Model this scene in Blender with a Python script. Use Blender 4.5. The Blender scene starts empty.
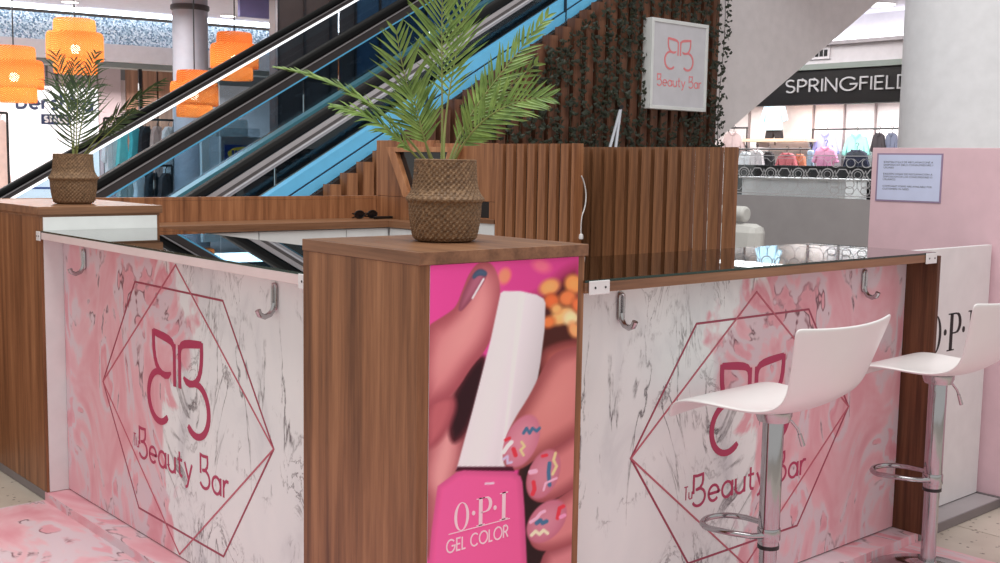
import bpy, bmesh, math, random
from mathutils import Vector, Matrix
random.seed(7)
PI = math.pi
scene = bpy.context.scene
C = scene.collection

# ------------------------------------------------------------------ camera
EYE = 1.5
YAW, PITCH, ROLL, FPX = math.radians(48.5985), math.radians(6.0753), math.radians(0.9667), 1119.93
fw = Vector((math.cos(PITCH) * math.cos(YAW), math.cos(PITCH) * math.sin(YAW), -math.sin(PITCH)))
r0 = fw.cross(Vector((0, 0, 1))).normalized()
u0 = r0.cross(fw)
rt = r0 * math.cos(ROLL) + u0 * math.sin(ROLL)
up = u0 * math.cos(ROLL) - r0 * math.sin(ROLL)
cam_d = bpy.data.cameras.new('camera')
cam = bpy.data.objects.new('camera', cam_d)
C.objects.link(cam)
cam_d.sensor_width = 36
cam_d.lens = FPX / 1000 * 36
cam_d.clip_end = 200
M3 = Matrix((rt, up, -fw)).transposed()
cam.matrix_world = Matrix.Translation((0, 0, EYE)) @ M3.to_4x4()
scene.camera = cam

# ------------------------------------------------------------------ world, lights, exposure
scene.view_settings.view_transform = 'Standard'
scene.view_settings.look = 'None'
scene.view_settings.gamma = 1
scene.view_settings.exposure = 0.04
scene.view_settings.use_curve_mapping = False
world = bpy.data.worlds.new('atrium_daylight')
scene.world = world
world.use_nodes = True
bg = world.node_tree.nodes['Background']
bg.inputs[0].default_value = (0.955, 0.965, 0.93, 1)
bg.inputs[1].default_value = 0.70


def area_light(name, loc, size, power, color=(1, 1, 1), rot=(0, 0, 0), size_y=None):
    d = bpy.data.lights.new(name, 'AREA')
    d.energy = power
    d.color = color
    d.size = size
    if size_y:
        d.shape = 'RECTANGLE'
        d.size_y = size_y
    o = bpy.data.objects.new(name, d)
    o.location = loc
    o.rotation_euler = rot
    C.objects.link(o)
    return o


area_light('atrium_skylight', (1.5, 2.0, 7.5), 5.0, 420, (0.98, 0.985, 0.95))
area_light('shop_ceiling_light', (15.6, 9.6, 2.55), 2.0, 250, (1.0, 0.96, 0.94), size_y=6)
area_light('right_corridor_light', (12.6, 9.6, 3.55), 1.5, 70, (1.0, 0.97, 0.95), size_y=4)
area_light('left_corridor_light', (4.2, 14.2, 3.5), 5.0, 290, (1.0, 0.97, 0.97), (0, 0, -0.16), 2.0)
area_light('left_shop_light', (7.2, 19.3, 2.7), 7.0, 330, (1.0, 0.96, 0.95), (0, 0, -0.16), 2.0)

# ------------------------------------------------------------------ pixel helpers (1000x563 frame)
def ray(x, y):
    return fw + rt * ((x - 500) / FPX) - up * ((y - 281.5) / FPX)


CAM = Vector((0, 0, EYE))


def pX(x, y, X):
    d = ray(x, y)
    return CAM + d * (X / d.x)


def pY(x, y, Y):
    d = ray(x, y)
    return CAM + d * (Y / d.y)


def pZ(x, y, z):
    d = ray(x, y)
    return CAM + d * ((z - EYE) / d.z)


def pD(x, y, D):
    return CAM + ray(x, y) * D


def proj(P):
    q = Vector(P) - CAM
    z = q.dot(fw)
    return 500 + FPX * q.dot(rt) / z, 281.5 - FPX * q.dot(up) / z


# ------------------------------------------------------------------ materials
def lin(c):
    out = []
    for v in c[:3]:
        v = v / 255.0
        out.append(v / 12.92 if v <= 0.04045 else ((v + 0.055) / 1.055) ** 2.4)
    return tuple(out) + (1.0,)


class NT:
    def __init__(s, name):
        s.m = bpy.data.materials.new(name)
        s.m.use_nodes = True
        s.t = s.m.node_tree
        s.b = s.t.nodes['Principled BSDF']
        s.out = s.t.nodes['Material Output']

    def n(s, kind, **kw):
        nd = s.t.nodes.new(kind)
        for k, v in kw.items():
            if k.startswith('i_'):
                key = k[2:]
                nd.inputs[int(key) if key.isdigit() else key.replace('_', ' ')].default_value = v
            else:
                setattr(nd, k, v)
        return nd

    def l(s, a, b):
        s.t.links.new(a, b)

    def math(s, op, a, b=None, clamp=False):
        nd = s.t.nodes.new('ShaderNodeMath')
        nd.operation = op
        nd.use_clamp = clamp
        for i, v in enumerate((a, b)):
            if v is None:
                continue
            if isinstance(v, (int, float)):
                nd.inputs[i].default_value = v
            else:
                s.l(v, nd.inputs[i])
        return nd.outputs[0]

    def ramp(s, fac, stops, interp='LINEAR'):
        nd = s.t.nodes.new('ShaderNodeValToRGB')
        nd.color_ramp.interpolation = interp
        e = nd.color_ramp.elements
        while len(e) < len(stops):
            e.new(0.5)
        for i, (p, c) in enumerate(stops):
            e[i].position = p
            e[i].color = c if len(c) == 4 else tuple(c) + (1,)
        s.l(fac, nd.inputs[0])
        return nd.outputs[0]

    def mix(s, fac, a, b, mode='MIX'):
        nd = s.t.nodes.new('ShaderNodeMix')
        nd.data_type = 'RGBA'
        nd.blend_type = mode
        for sock, v in ((nd.inputs[0], fac), (nd.inputs[6], a), (nd.inputs[7], b)):
            if isinstance(v, (int, float)):
                sock.default_value = v
            elif isinstance(v, tuple):
                sock.default_value = v
            else:
                s.l(v, sock)
        return nd.outputs[2]

    def mapping(s, scale=(1, 1, 1), rot=(0, 0, 0), src='Object', loc=(0, 0, 0)):
        tc = s.t.nodes.new('ShaderNodeTexCoord')
        mp = s.t.nodes.new('ShaderNodeMapping')
        mp.inputs['Scale'].default_value = scale
        mp.inputs['Rotation'].default_value = rot
        mp.inputs['Location'].default_value = loc
        s.l(tc.outputs[src], mp.inputs[0])
        return mp.outputs[0]

    def noise(s, vec, scale=5, detail=4, rough=0.55, dist=0.0):
        nd = s.n('ShaderNodeTexNoise')
        nd.inputs['Scale'].default_value = scale
        nd.inputs['Detail'].default_value = detail
        nd.inputs['Roughness'].default_value = rough
        nd.inputs['Distortion'].default_value = dist
        s.l(vec, nd.inputs['Vector'])
        return nd.outputs[0]

    def bump(s, h, strength=0.3, dist=0.01):
        nd = s.n('ShaderNodeBump')
        nd.inputs['Strength'].default_value = strength
        nd.inputs['Distance'].default_value = dist
        s.l(h, nd.inputs['Height'])
        s.l(nd.outputs[0], s.b.inputs['Normal'])


def plain(name, rgb, rough=0.5, metal=0.0, spec=0.5, var=0.04, emit=None, estr=0.0, coat=0.0):
    k = NT(name)
    c = lin(rgb)
    if var > 0:
        n = k.noise(k.mapping(), 9, 3)
        lo = tuple(v * (1 - var) for v in c[:3]) + (1,)
        hi = tuple(min(1, v * (1 + var)) for v in c[:3]) + (1,)
        k.l(k.ramp(n, [(0.3, lo), (0.7, hi)]), k.b.inputs['Base Color'])
    else:
        k.b.inputs['Base Color'].default_value = c
    k.b.inputs['Roughness'].default_value = rough
    k.b.inputs['Metallic'].default_value = metal
    k.b.inputs['Specular IOR Level'].default_value = spec
    k.b.inputs['Coat Weight'].default_value = coat
    if emit:
        k.b.inputs['Emission Color'].default_value = lin(emit)
        k.b.inputs['Emission Strength'].default_value = estr
    return k.m


def wood(name, tones, grain='z', rough=0.42, band=22.0, spec=0.35):
    """laminate with long grain running along the given axis"""
    k = NT(name)
    a, b = 1.0, 0.045
    sc = {'z': (a, a, b), 'x': (b, a, a), 'y': (a, b, a)}[grain]
    v = k.mapping(sc)
    n1 = k.noise(v, band, 3, 0.6, 0.15)
    v2 = k.mapping(tuple(q * 6 for q in sc))
    n2 = k.noise(v2, band, 4, 0.65, 0.3)
    mixn = k.math('ADD', k.math('MULTIPLY', n1, 0.72), k.math('MULTIPLY', n2, 0.28))
    col = k.ramp(mixn, [(0.33, lin(tones[0])), (0.5, lin(tones[1])), (0.66, lin(tones[2]))])
    k.l(col, k.b.inputs['Base Color'])
    k.b.inputs['Roughness'].default_value = rough
    k.b.inputs['Specular IOR Level'].default_value = spec
    k.bump(n2, 0.08, 0.004)
    return k.m


def glass(name, tint=(235, 245, 248), refl=0.1, rough=0.0, ior=1.45):
    """clear sheet: transparent with a fresnel mirror reflection"""
    k = NT(name)
    tr = k.n('ShaderNodeBsdfTransparent')
    tr.inputs[0].default_value = lin(tint)
    gl = k.n('ShaderNodeBsdfGlossy')
    gl.inputs['Roughness'].default_value = rough
    fr = k.n('ShaderNodeFresnel')
    fr.inputs[0].default_value = ior
    fac = k.math('ADD', fr.outputs[0], refl, clamp=True)
    mx = k.n('ShaderNodeMixShader')
    k.l(fac, mx.inputs[0])
    k.l(tr.outputs[0], mx.inputs[1])
    k.l(gl.outputs[0], mx.inputs[2])
    k.l(mx.outputs[0], k.out.inputs[0])
    return k.m


def marble(name, boundary=None, zvar=0.0, seed=0.0):
    """poured pink marble print; beyond u = boundary it turns to white veined marble. Uses the UV map, in metres"""
    k = NT(name)
    v = k.mapping(src='UV', loc=(seed, seed, 0))
    vs = k.mapping((1.5, 0.75, 1), rot=(0, 0, 0.4), src='UV', loc=(seed, seed, 0))
    sw = k.noise(vs, 1.9, 3, 0.5, 2.2)
    fine = k.noise(vs, 8.0, 5, 0.62, 1.8)
    sw2 = k.math('ADD', sw, k.math('MULTIPLY', k.math('SUBTRACT', fine, 0.5), 0.10))
    pink = k.ramp(sw2, [(0.25, lin((222, 152, 164))), (0.38, lin((228, 168, 178))), (0.46, lin((232, 184, 192))), (0.50, lin((222, 200, 207))),
                        (0.545, lin((220, 200, 208))), (0.57, lin((229, 172, 182))), (0.64, lin((222, 152, 164))), (0.70, lin((229, 180, 188))), (0.8, lin((224, 158, 168)))])
    # short ink strokes along level lines of the swirl
    l1 = k.math('SUBTRACT', 1.0, k.math('MULTIPLY', k.math('ABSOLUTE', k.math('SUBTRACT', sw2, 0.485)), 60.0), clamp=True)
    l2 = k.math('SUBTRACT', 1.0, k.math('MULTIPLY', k.math('ABSOLUTE', k.math('SUBTRACT', sw2, 0.565)), 60.0), clamp=True)
    brk = k.noise(v, 3.6, 4, 0.6, 0.6)
    b1 = k.math('MULTIPLY', k.math('SUBTRACT', brk, 0.53), 12.0, clamp=True)
    b2 = k.math('MULTIPLY', k.math('SUBTRACT', 0.46, brk), 12.0, clamp=True)
    ink = k.math('ADD', k.math('MULTIPLY', l1, b1), k.math('MULTIPLY', l2, b2), clamp=True)
    pinkc = k.mix(k.math('MULTIPLY', ink, 0.95), pink, lin((92, 50, 62)))
    if boundary is None:
        col = pinkc
    else:
        wn = k.noise(k.mapping((1.4, 0.7, 1), src='UV', rot=(0, 0, 0.2), loc=(4, 7, 0)), 3.0, 5, 0.55, 0.8)
        white = k.ramp(wn, [(0.3, lin((214, 216, 219))), (0.46, lin((234, 236, 237))), (0.7, lin((240, 241, 241)))])
        wv = k.noise(k.mapping((2.0, 0.75, 1), src='UV', rot=(0, 0, -0.3), loc=(9.3, 2.1, 0)), 1.5, 9, 0.6, 1.0)
        wl = k.math('SUBTRACT', 1.0, k.math('MULTIPLY', k.math('ABSOLUTE', k.math('SUBTRACT', wv, 0.5)), 42.0), clamp=True)
        wl = k.math('POWER', wl, 1.6)
        wb = k.noise(k.mapping(src='UV', loc=(1, 3, 0)), 2.6, 5, 0.66)
        wb = k.math('MULTIPLY', k.math('SUBTRACT', wb, 0.44), 7.0, clamp=True)
        wi = k.math('MULTIPLY', wl, wb)
        wv3 = k.noise(k.mapping((2.4, 0.9, 1), src='UV', rot=(0, 0, 0.25), loc=(3.1, 8.7, 0)), 2.6, 8, 0.62, 1.4)
        wl3 = k.math('SUBTRACT', 1.0, k.math('MULTIPLY', k.math('ABSOLUTE', k.math('SUBTRACT', wv3, 0.5)), 55.0), clamp=True)
        wb3 = k.noise(k.mapping(src='UV', loc=(6, 1, 0)), 3.2, 5, 0.66)
        wb3 = k.math('MULTIPLY', k.math('SUBTRACT', wb3, 0.5), 8.0, clamp=True)
        wi = k.math('MAXIMUM', wi, k.math('MULTIPLY', k.math('MULTIPLY', wl3, wb3), .8))
        whitec = k.mix(k.math('MULTIPLY', wi, 0.95), white, lin((66, 54, 62)))
        sep = k.n('ShaderNodeSeparateXYZ')
        tc = k.n('ShaderNodeTexCoord')
        k.l(tc.outputs['UV'], sep.inputs[0])
        bn = k.noise(k.mapping((1.2, 0.8, 1), src='UV', loc=(2, 2, 0)), 2.4, 5, 0.55, 1.2)
        e = k.math('ADD', sep.outputs[0], k.math('MULTIPLY', k.math('SUBTRACT', bn, 0.5), 0.9))
        e = k.math('ADD', e, k.math('MULTIPLY', sep.outputs[1], zvar))
        msk = k.math('MULTIPLY', k.math('SUBTRACT', e, boundary), 22.0, clamp=True)
        col = k.mix(msk, pinkc, whitec)
    k.l(col, k.b.inputs['Base Color'])
    k.b.inputs['Roughness'].default_value = 0.38
    k.b.inputs['Specular IOR Level'].default_value = 0.35
    return k.m


WOOD_T = ((98, 62, 41), (140, 94, 64), (168, 118, 83))
m_wood = wood('walnut_laminate', WOOD_T, 'z')
m_wood_x = wood('walnut_laminate_long', ((108, 74, 54), (136, 96, 71), (154, 112, 83)), 'x', 0.34)
m_wood_y = wood('walnut_laminate_cross', ((108, 74, 54), (136, 96, 71), (154, 112, 83)), 'y', 0.34)
m_wood_red = wood('partition_laminate', ((114, 70, 46), (158, 105, 71), (186, 130, 92)), 'z', 0.45)
m_wood_dark = wood('cladding_slats', ((76, 48, 36), (112, 72, 54), (136, 92, 68)), 'z', 0.55)
m_wood_frame = wood('mirror_frame_wood', ((150, 96, 64), (182, 124, 86), (204, 146, 106)), 'z', 0.4)
m_wood_fin = wood('dark_walnut_fin', ((62, 37, 24), (88, 54, 36), (116, 76, 52)), 'z', 0.45)
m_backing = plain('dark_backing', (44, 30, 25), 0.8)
m_white = plain('white_laminate', (230, 230, 231), 0.35)
m_white_paint = plain('white_paint', (222, 216, 221), 0.6)
m_trim_pink = plain('blush_edge_trim', (232, 212, 212), 0.4)
m_bracket = plain('white_plastic', (232, 229, 231), 0.35)
m_screw = plain('screw_dark', (70, 66, 68), 0.4, 0.6)
m_chrome = plain('chrome', (176, 174, 177), 0.12, 1.0, var=0.02)
m_steel = plain('brushed_steel', (186, 183, 185), 0.26, 1.0, var=0.05)
m_berry = plain('berry_print', (178, 52, 92), 0.45)
m_rose = plain('rose_line_print', (158, 62, 84), 0.45)
m_rose_l = plain('rose_light_line_print', (190, 96, 112), 0.45)
m_black = plain('black_plastic', (22, 21, 23), 0.35)
m_ink = plain('black_ink', (20, 18, 20), 0.6)
m_counter_glass = glass('counter_glass', (226, 238, 234), 0.28, ior=1.5)
m_glass_edge = plain('glass_edge_green', (38, 58, 52), 0.15)
m_bal_glass = glass('escalator_glass', (214, 228, 236), 0.02, ior=1.3)
m_pane = glass('shop_glass', (235, 240, 242), 0.03)
m_shell = plain('white_shell_plastic', (232, 228, 229), 0.32, coat=0.15, var=0.01)
m_pinkwall = plain('pale_pink_board', (222, 186, 196), 0.6)
m_grey = plain('grey_plinth', (166, 160, 163), 0.45)
m_grey_d = plain('grey_plinth_edge', (128, 120, 122), 0.5)
m_leaf = None


def leaf_mat(name, a, b):
    k = NT(name)
    n = k.noise(k.mapping((1, 1, 1)), 22, 3)
    k.l(k.ramp(n, [(0.3, lin(a)), (0.7, lin(b))]), k.b.inputs['Base Color'])
    k.b.inputs['Roughness'].default_value = 0.45
    return k.m


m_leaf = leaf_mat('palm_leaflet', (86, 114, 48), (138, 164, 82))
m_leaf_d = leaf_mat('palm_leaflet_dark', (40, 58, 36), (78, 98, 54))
m_stem = leaf_mat('palm_stem', (112, 126, 62), (140, 140, 80))
m_ivy = leaf_mat('ivy_leaf', (24, 30, 19), (42, 48, 27))
m_ivy_stem = plain('ivy_stem', (62, 54, 36), 0.7)


# ------------------------------------------------------------------ mesh builder
class MB:
    """collects shapes; o is subtracted from every vertex"""
    def __init__(s, o=(0, 0, 0)):
        s.v, s.f, s.uv = [], [], None
        s.o = Vector(o)

    def add(s, vs, fs):
        b = len(s.v)
        s.v += [tuple(Vector(v) - s.o) for v in vs]
        s.f += [tuple(i + b for i in f) for f in fs]
        return s

    def box(s, x0, x1, y0, y1, z0, z1):
        return s.add([(x0, y0, z0), (x1, y0, z0), (x1, y1, z0), (x0, y1, z0), (x0, y0, z1), (x1, y0, z1), (x1, y1, z1), (x0, y1, z1)],
                     [(0, 3, 2, 1), (4, 5, 6, 7), (0, 1, 5, 4), (1, 2, 6, 5), (2, 3, 7, 6), (3, 0, 4, 7)])

    def prism_xz(s, poly, y0, y1):
        """polygon of (x, z) extruded along y"""
        n = len(poly)
        vs = [(p[0], y0, p[1]) for p in poly] + [(p[0], y1, p[1]) for p in poly]
        fs = [tuple(range(n)), tuple(range(2 * n - 1, n - 1, -1))]
        fs += [(i, i + n, (i + 1) % n + n, (i + 1) % n) for i in range(n)]
        return s.add(vs, fs)

    def prism_xy(s, poly, z0, z1):
        n = len(poly)
        vs = [(p[0], p[1], z0) for p in poly] + [(p[0], p[1], z1) for p in poly]
        fs = [tuple(range(n - 1, -1, -1)), tuple(range(n, 2 * n))]
        fs += [(i, (i + 1) % n, (i + 1) % n + n, i + n) for i in range(n)]
        return s.add(vs, fs)

    def tube(s, path, r, n=8, closed=False, caps=True):
        P = [Vector(p) for p in path]
        m = len(P)
        R = r if isinstance(r, (list, tuple)) else [r] * m
        rings = []
        prev = None
        for i in range(m):
            if closed:
                t = P[(i + 1) % m] - P[i - 1]
            else:
                t = P[min(i + 1, m - 1)] - P[max(i - 1, 0)]
            t.normalize()
            if prev is None:
                a = Vector((0, 0, 1)) if abs(t.z) < 0.9 else Vector((1, 0, 0))
                nrm = (a - t * a.dot(t)).normalized()
            else:
                nrm = (prev - t * prev.dot(t)).normalized()
            prev = nrm
            bn = t.cross(nrm)
            rings.append([P[i] + (nrm * math.cos(2 * PI * j / n) + bn * math.sin(2 * PI * j / n)) * R[i] for j in range(n)])
        vs = [v for q in rings for v in q]
        fs = []
        for i in range(m if closed else m - 1):
            i2 = (i + 1) % m
            for j in range(n):
                fs.append((i * n + j, i * n + (j + 1) % n, i2 * n + (j + 1) % n, i2 * n + j))
        if caps and not closed:
            fs.append(tuple(range(n - 1, -1, -1)))
            fs.append(tuple(range((m - 1) * n, m * n)))
        return s.add(vs, fs)

    def lathe(s, prof, cx=0, cy=0, n=32, fn=None):
        """profile of (r, z)"""
        vs, fs = [], []
        for i, (r, z) in enumerate(prof):
            for j in range(n):
                a = 2 * PI * j / n
                q = r + (fn(i, j) if fn else 0)
                vs.append((cx + q * math.cos(a), cy + q * math.sin(a), z))
        for i in range(len(prof) - 1):
            for j in range(n):
                fs.append((i * n + j, i * n + (j + 1) % n, (i + 1) * n + (j + 1) % n, (i + 1) * n + j))
        if prof[0][0] > 1e-5:
            fs.append(tuple(range(n - 1, -1, -1)))
        if prof[-1][0] > 1e-5:
            fs.append(tuple(range((len(prof) - 1) * n, len(prof) * n)))
        return s.add(vs, fs)

    def ribbon(s, pts, w, y0, y1):
        """stroke of width w along (x, z) points, with thickness y0..y1"""
        P = [Vector((p[0], p[1])) for p in pts]
        closed = (P[0] - P[-1]).length < 1e-6
        if closed:
            P = P[:-1]
        m = len(P)
        W = w if isinstance(w, (list, tuple)) else [w] * m
        L, Rr = [], []
        for i in range(m):
            if closed:
                d0, d1 = P[i] - P[i - 1], P[(i + 1) % m] - P[i]
            else:
                d0 = P[i] - P[i - 1] if i else P[1] - P[0]
                d1 = P[i + 1] - P[i] if i < m - 1 else P[i] - P[i - 1]
            d0 = d0.normalized()
            d1 = d1.normalized()
            t = d0 + d1
            t = t.normalized() if t.length > 1e-4 else d0
            nn = Vector((-t.y, t.x))
            k = max(0.45, nn.dot(Vector((-d0.y, d0.x))))
            h = W[i] / 2 / k
            L.append(P[i] + nn * h)
            Rr.append(P[i] - nn * h)
        vs = []
        for a, b in zip(L, Rr):
            vs += [(a.x, y0, a.y), (b.x, y0, b.y), (a.x, y1, a.y), (b.x, y1, b.y)]
        fs = []
        for i in range(m if closed else m - 1):
            a, b = 4 * i, 4 * ((i + 1) % m)
            fs += [(a, a + 1, b + 1, b), (a + 2, b + 2, b + 3, a + 3), (a, b, b + 2, a + 2), (a + 1, a + 3, b + 3, b + 1)]
        if not closed:
            e = 4 * (m - 1)
            fs += [(0, 2, 3, 1), (e, e + 1, e + 3, e + 2)]
        return s.add(vs, fs)

    def mesh(s, name, m=None, smooth=False):
        me = bpy.data.meshes.new(name)
        me.from_pydata(s.v, [], s.f)
        bm = bmesh.new()
        bm.from_mesh(me)
        bmesh.ops.recalc_face_normals(bm, faces=bm.faces)
        bm.to_mesh(me)
        bm.free()
        if m:
            me.materials.append(m)
        if smooth:
            me.shade_smooth()
            me.set_sharp_from_angle(angle=math.radians(40))
        return me

    def build(s, name, m, parent=None, loc=None, smooth=False, bevel=0.0):
        o = bpy.data.objects.new(name, s.mesh(name, m, smooth))
        C.objects.link(o)
        if parent:
            o.parent = parent
        if loc:
            o.location = loc
        if bevel:
            b = o.modifiers.new('bevel', 'BEVEL')
            b.width = bevel
            b.segments = 2
            b.limit_method = 'ANGLE'
        return o


def inst(name, mesh, parent, loc, scale=None, rotz=0):
    o = bpy.data.objects.new(name, mesh)
    C.objects.link(o)
    o.parent = parent
    o.location = loc
    if scale:
        o.scale = scale
    if rotz:
        o.rotation_euler.z = rotz
    return o


def tag(o, label, cat, group=None):
    o['label'] = label
    o['category'] = cat
    if group:
        o['group'] = group
    return o


def thing(name, label, cat, loc=(0, 0, 0), rotz=0, group=None):
    o = bpy.data.objects.new(name, None)
    o.empty_display_size = 0.1
    C.objects.link(o)
    o.location = loc
    o.rotation_euler = (0, 0, rotz)
    return tag(o, label, cat, group)


def struct(name, mb, m, **kw):
    o = mb.build(name, m, **kw)
    o['kind'] = 'structure'
    return o


def copy_tree(o, parent=None):
    c = o.copy()
    C.objects.link(c)
    c.parent = parent
    for ch in [q for q in o.children]:
        copy_tree(ch, c)
    return c


def set_uv(o, fn):
    me = o.data
    uv = me.uv_layers.new(name='UVMap')
    for lp in me.loops:
        uv.data[lp.index].uv = fn(me.vertices[lp.vertex_index].co)


# ------------------------------------------------------------------ stroke lettering
def arc(cx, cy, rx, ry, a0, a1, n=12):
    return [(cx + rx * math.cos(math.radians(a0 + (a1 - a0) * i / n)), cy + ry * math.sin(math.radians(a0 + (a1 - a0) * i / n))) for i in range(n + 1)]


BB = [[(0, .42), (0, 1), (.16, .98), (.42, 1), (.43, .8), (.4, .68), (.3, .57), (.1, .53)],
      [(.16, .53), (.3, .55)] + arc(.24, .27, .3, .28, 70, -150, 14)]
FONT = {
    'S': (.56, [arc(.28, .74, .25, .25, 35, 270, 12) + arc(.28, .25, .27, .25, 90, -150, 12)[1:]]),
    'P': (.52, [[(0, 0), (0, 1)], [(0, .98), (.24, .98)] + arc(.24, .72, .27, .26, 90, -90) + [(0, .46)]]),
    'R': (.56, [[(0, 0), (0, 1)], [(0, .98), (.24, .98)] + arc(.24, .73, .26, .25, 90, -90) + [(0, .48)], [(.24, .48), (.54, 0)]]),
    'I': (.02, [[(0, 0), (0, 1)]]),
    'N': (.66, [[(0, 0), (0, 1), (.64, 0), (.64, 1)]]),
    'G': (.96, [arc(.48, .5, .48, .5, 42, 358, 26) + [(.56, .49)]]),
    'F': (.42, [[(0, 0), (0, .98), (.42, .98)], [(0, .53), (.38, .53)]]),
    'E': (.44, [[(.44, .02), (0, .02), (0, .98), (.44, .98)], [(0, .52), (.4, .52)]]),
    'L': (.4, [[(0, 1), (0, .02), (.4, .02)]]),
    'D': (.66, [[(0, .02), (0, .98), (.2, .98)] + arc(.2, .5, .46, .48, 90, -90, 14) + [(0, .02)]]),
    'C': (.84, [arc(.48, .5, .48, .5, 45, 315, 22)]),
    'O': (.98, [arc(.49, .5, .49, .5, 0, 360, 28)]),
    'T': (.5, [[(0, .98), (.5, .98)], [(.25, 0), (.25, .98)]]),
    'A': (.62, [[(0, 0), (.31, 1), (.62, 0)], [(.12, .34), (.5, .34)]]),
    'K': (.52, [[(0, 0), (0, 1)], [(.5, 1), (.02, .48), (.52, 0)]]),
    'B': (.5, [[(0, 0), (0, 1)], [(0, .98), (.24, .98)] + arc(.24, .75, .2, .23, 90, -90) + [(0, .52)], [(.2, .52)] + arc(.24, .27, .25, .25, 90, -90) + [(0, .02)]]),
    '#': (.54, BB),
    'e': (.5, [[(.02, .27), (.49, .27)] + arc(.25, .27, .24, .26, 0, 318, 18)]),
    'a': (.5, [arc(.24, .26, .24, .26, 0, 360, 20), [(.49, .53), (.49, 0)]]),
    'u': (.46, [[(0, .53), (0, .2)] + arc(.22, .2, .22, .2, 180, 360, 10) + [(.44, .53)], [(.45, .53), (.45, 0)]]),
    't': (.3, [[(.12, .78), (.12, .14), (.17, .04), (.3, .02)], [(0, .53), (.29, .53)]]),
    'y': (.46, [[(0, .53), (.23, .02)], [(.46, .53), (.16, -.2), (.05, -.26)]]),
    'r': (.28, [[(0, 0), (0, .53)], [(0, .3), (.06, .45), (.16, .53), (.28, .52)]]),
    's': (.34, [arc(.17, .39, .15, .13, 40, 270, 8) + arc(.17, .14, .16, .13, 90, -150, 8)[1:]]),
    'h': (.44, [[(0, 0), (0, 1)], [(0, .3)] + arc(.21, .31, .21, .21, 180, 0, 10) + [(.42, 0)]]),
    'k': (.42, [[(0, 0), (0, 1)], [(.38, .53), (.02, .24), (.42, 0)]]),
    ' ': (.22, []),
}


def write(name, mat, parent, text, x, z, cap, w, y0, y1, gap=.2, width=None, sx=1.0, o=(0, 0, 0), loc=None):
    """stroke text starting at x, baseline z, one object per letter; if width is given it is fitted to it"""
    tot = sum(FONT[c][0] for c in text) + gap * (len(text) - 1)
    if width:
        sx = width / (tot * cap)
    for c in text:
        adv, st = FONT[c]
        if st:
            mb = MB(o)
            for i, s in enumerate(st):
                mb.ribbon([(x + px * cap * sx, z + pz * cap) for px, pz in s], w, y0 - .00025 * i, y1)
            mb.build(name, mat, parent, loc)
        x += (adv + gap) * cap * sx
    return x


def serif_opi(mb, x, z, H, y0, y1):
    """O . P . I in a high contrast serif; x is the left edge of the P"""
    def ring(cx, cz, ro, ri):
        a = arc(cx, cz, ro[0], ro[1], 0, 360, 40)
        b = arc(cx, cz, ri[0], ri[1], 0, 360, 40)
        vs, fs = [], []
        for (p, q) in zip(a[:-1], b[:-1]):
            vs += [(p[0], y0, p[1]), (q[0], y0, q[1]), (p[0], y1, p[1]), (q[0], y1, q[1])]
        n = 40
        for i in range(n):
            j = (i + 1) % n
            A, B = 4 * i, 4 * j
            fs += [(A, B, B + 1, A + 1), (A + 2, A + 3, B + 3, B + 2), (A, A + 2, B + 2, B), (A + 1, B + 1, B + 3, A + 3)]
        mb.add(vs, fs)
    k = H / 120.0
    ring(x - 78 * k, z + 60 * k, (40 * k, 61 * k), (25 * k, 58 * k))
    for dx in (-13, 107):
        mb.prism_xz(arc(x + dx * k, z + 62 * k, 9 * k, 10 * k, 0, 345, 23), y0, y1)
    for bx in (12, 143):
        mb.prism_xz([(x + (bx + 4) * k, z), (x + (bx + 24) * k, z), (x + (bx + 24) * k, z + H), (x + (bx + 4) * k, z + H)], y0, y1)
        mb.prism_xz([(x + (bx - 9) * k, z), (x + (bx + 37) * k, z), (x + (bx + 37) * k, z + 4 * k), (x + (bx - 9) * k, z + 4 * k)], y0, y1)
        mb.prism_xz([(x + (bx - 9) * k, z + 116 * k), (x + (bx + 37) * k, z + 116 * k), (x + (bx + 37) * k, z + H), (x + (bx - 9) * k, z + H)], y0, y1)
    pts = [(x + 30 * k, z + 118 * k), (x + 52 * k, z + 118 * k)] + [(p[0], p[1]) for p in arc(x + 56 * k, z + 87 * k, 25 * k, 30 * k, 85, -85, 12)] + [(x + 50 * k, z + 56 * k), (x + 30 * k, z + 56 * k)]
    ws = [4 * k, 5 * k] + [(5 + 13 * math.sin(PI * i / 12)) * k for i in range(13)] + [5 * k, 4 * k]
    mb.ribbon(pts, ws, y0, y1)


def bfont_mesh(text, size, align='LEFT'):
    cu = bpy.data.curves.new('lettering', 'FONT')
    cu.body = text
    cu.size = size
    cu.align_x = align
    cu.resolution_u = 2
    o = bpy.data.objects.new('tmp', cu)
    C.objects.link(o)
    dg = bpy.context.evaluated_depsgraph_get()
    me = bpy.data.meshes.new_from_object(o.evaluated_get(dg))
    bpy.data.objects.remove(o)
    return me


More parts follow.
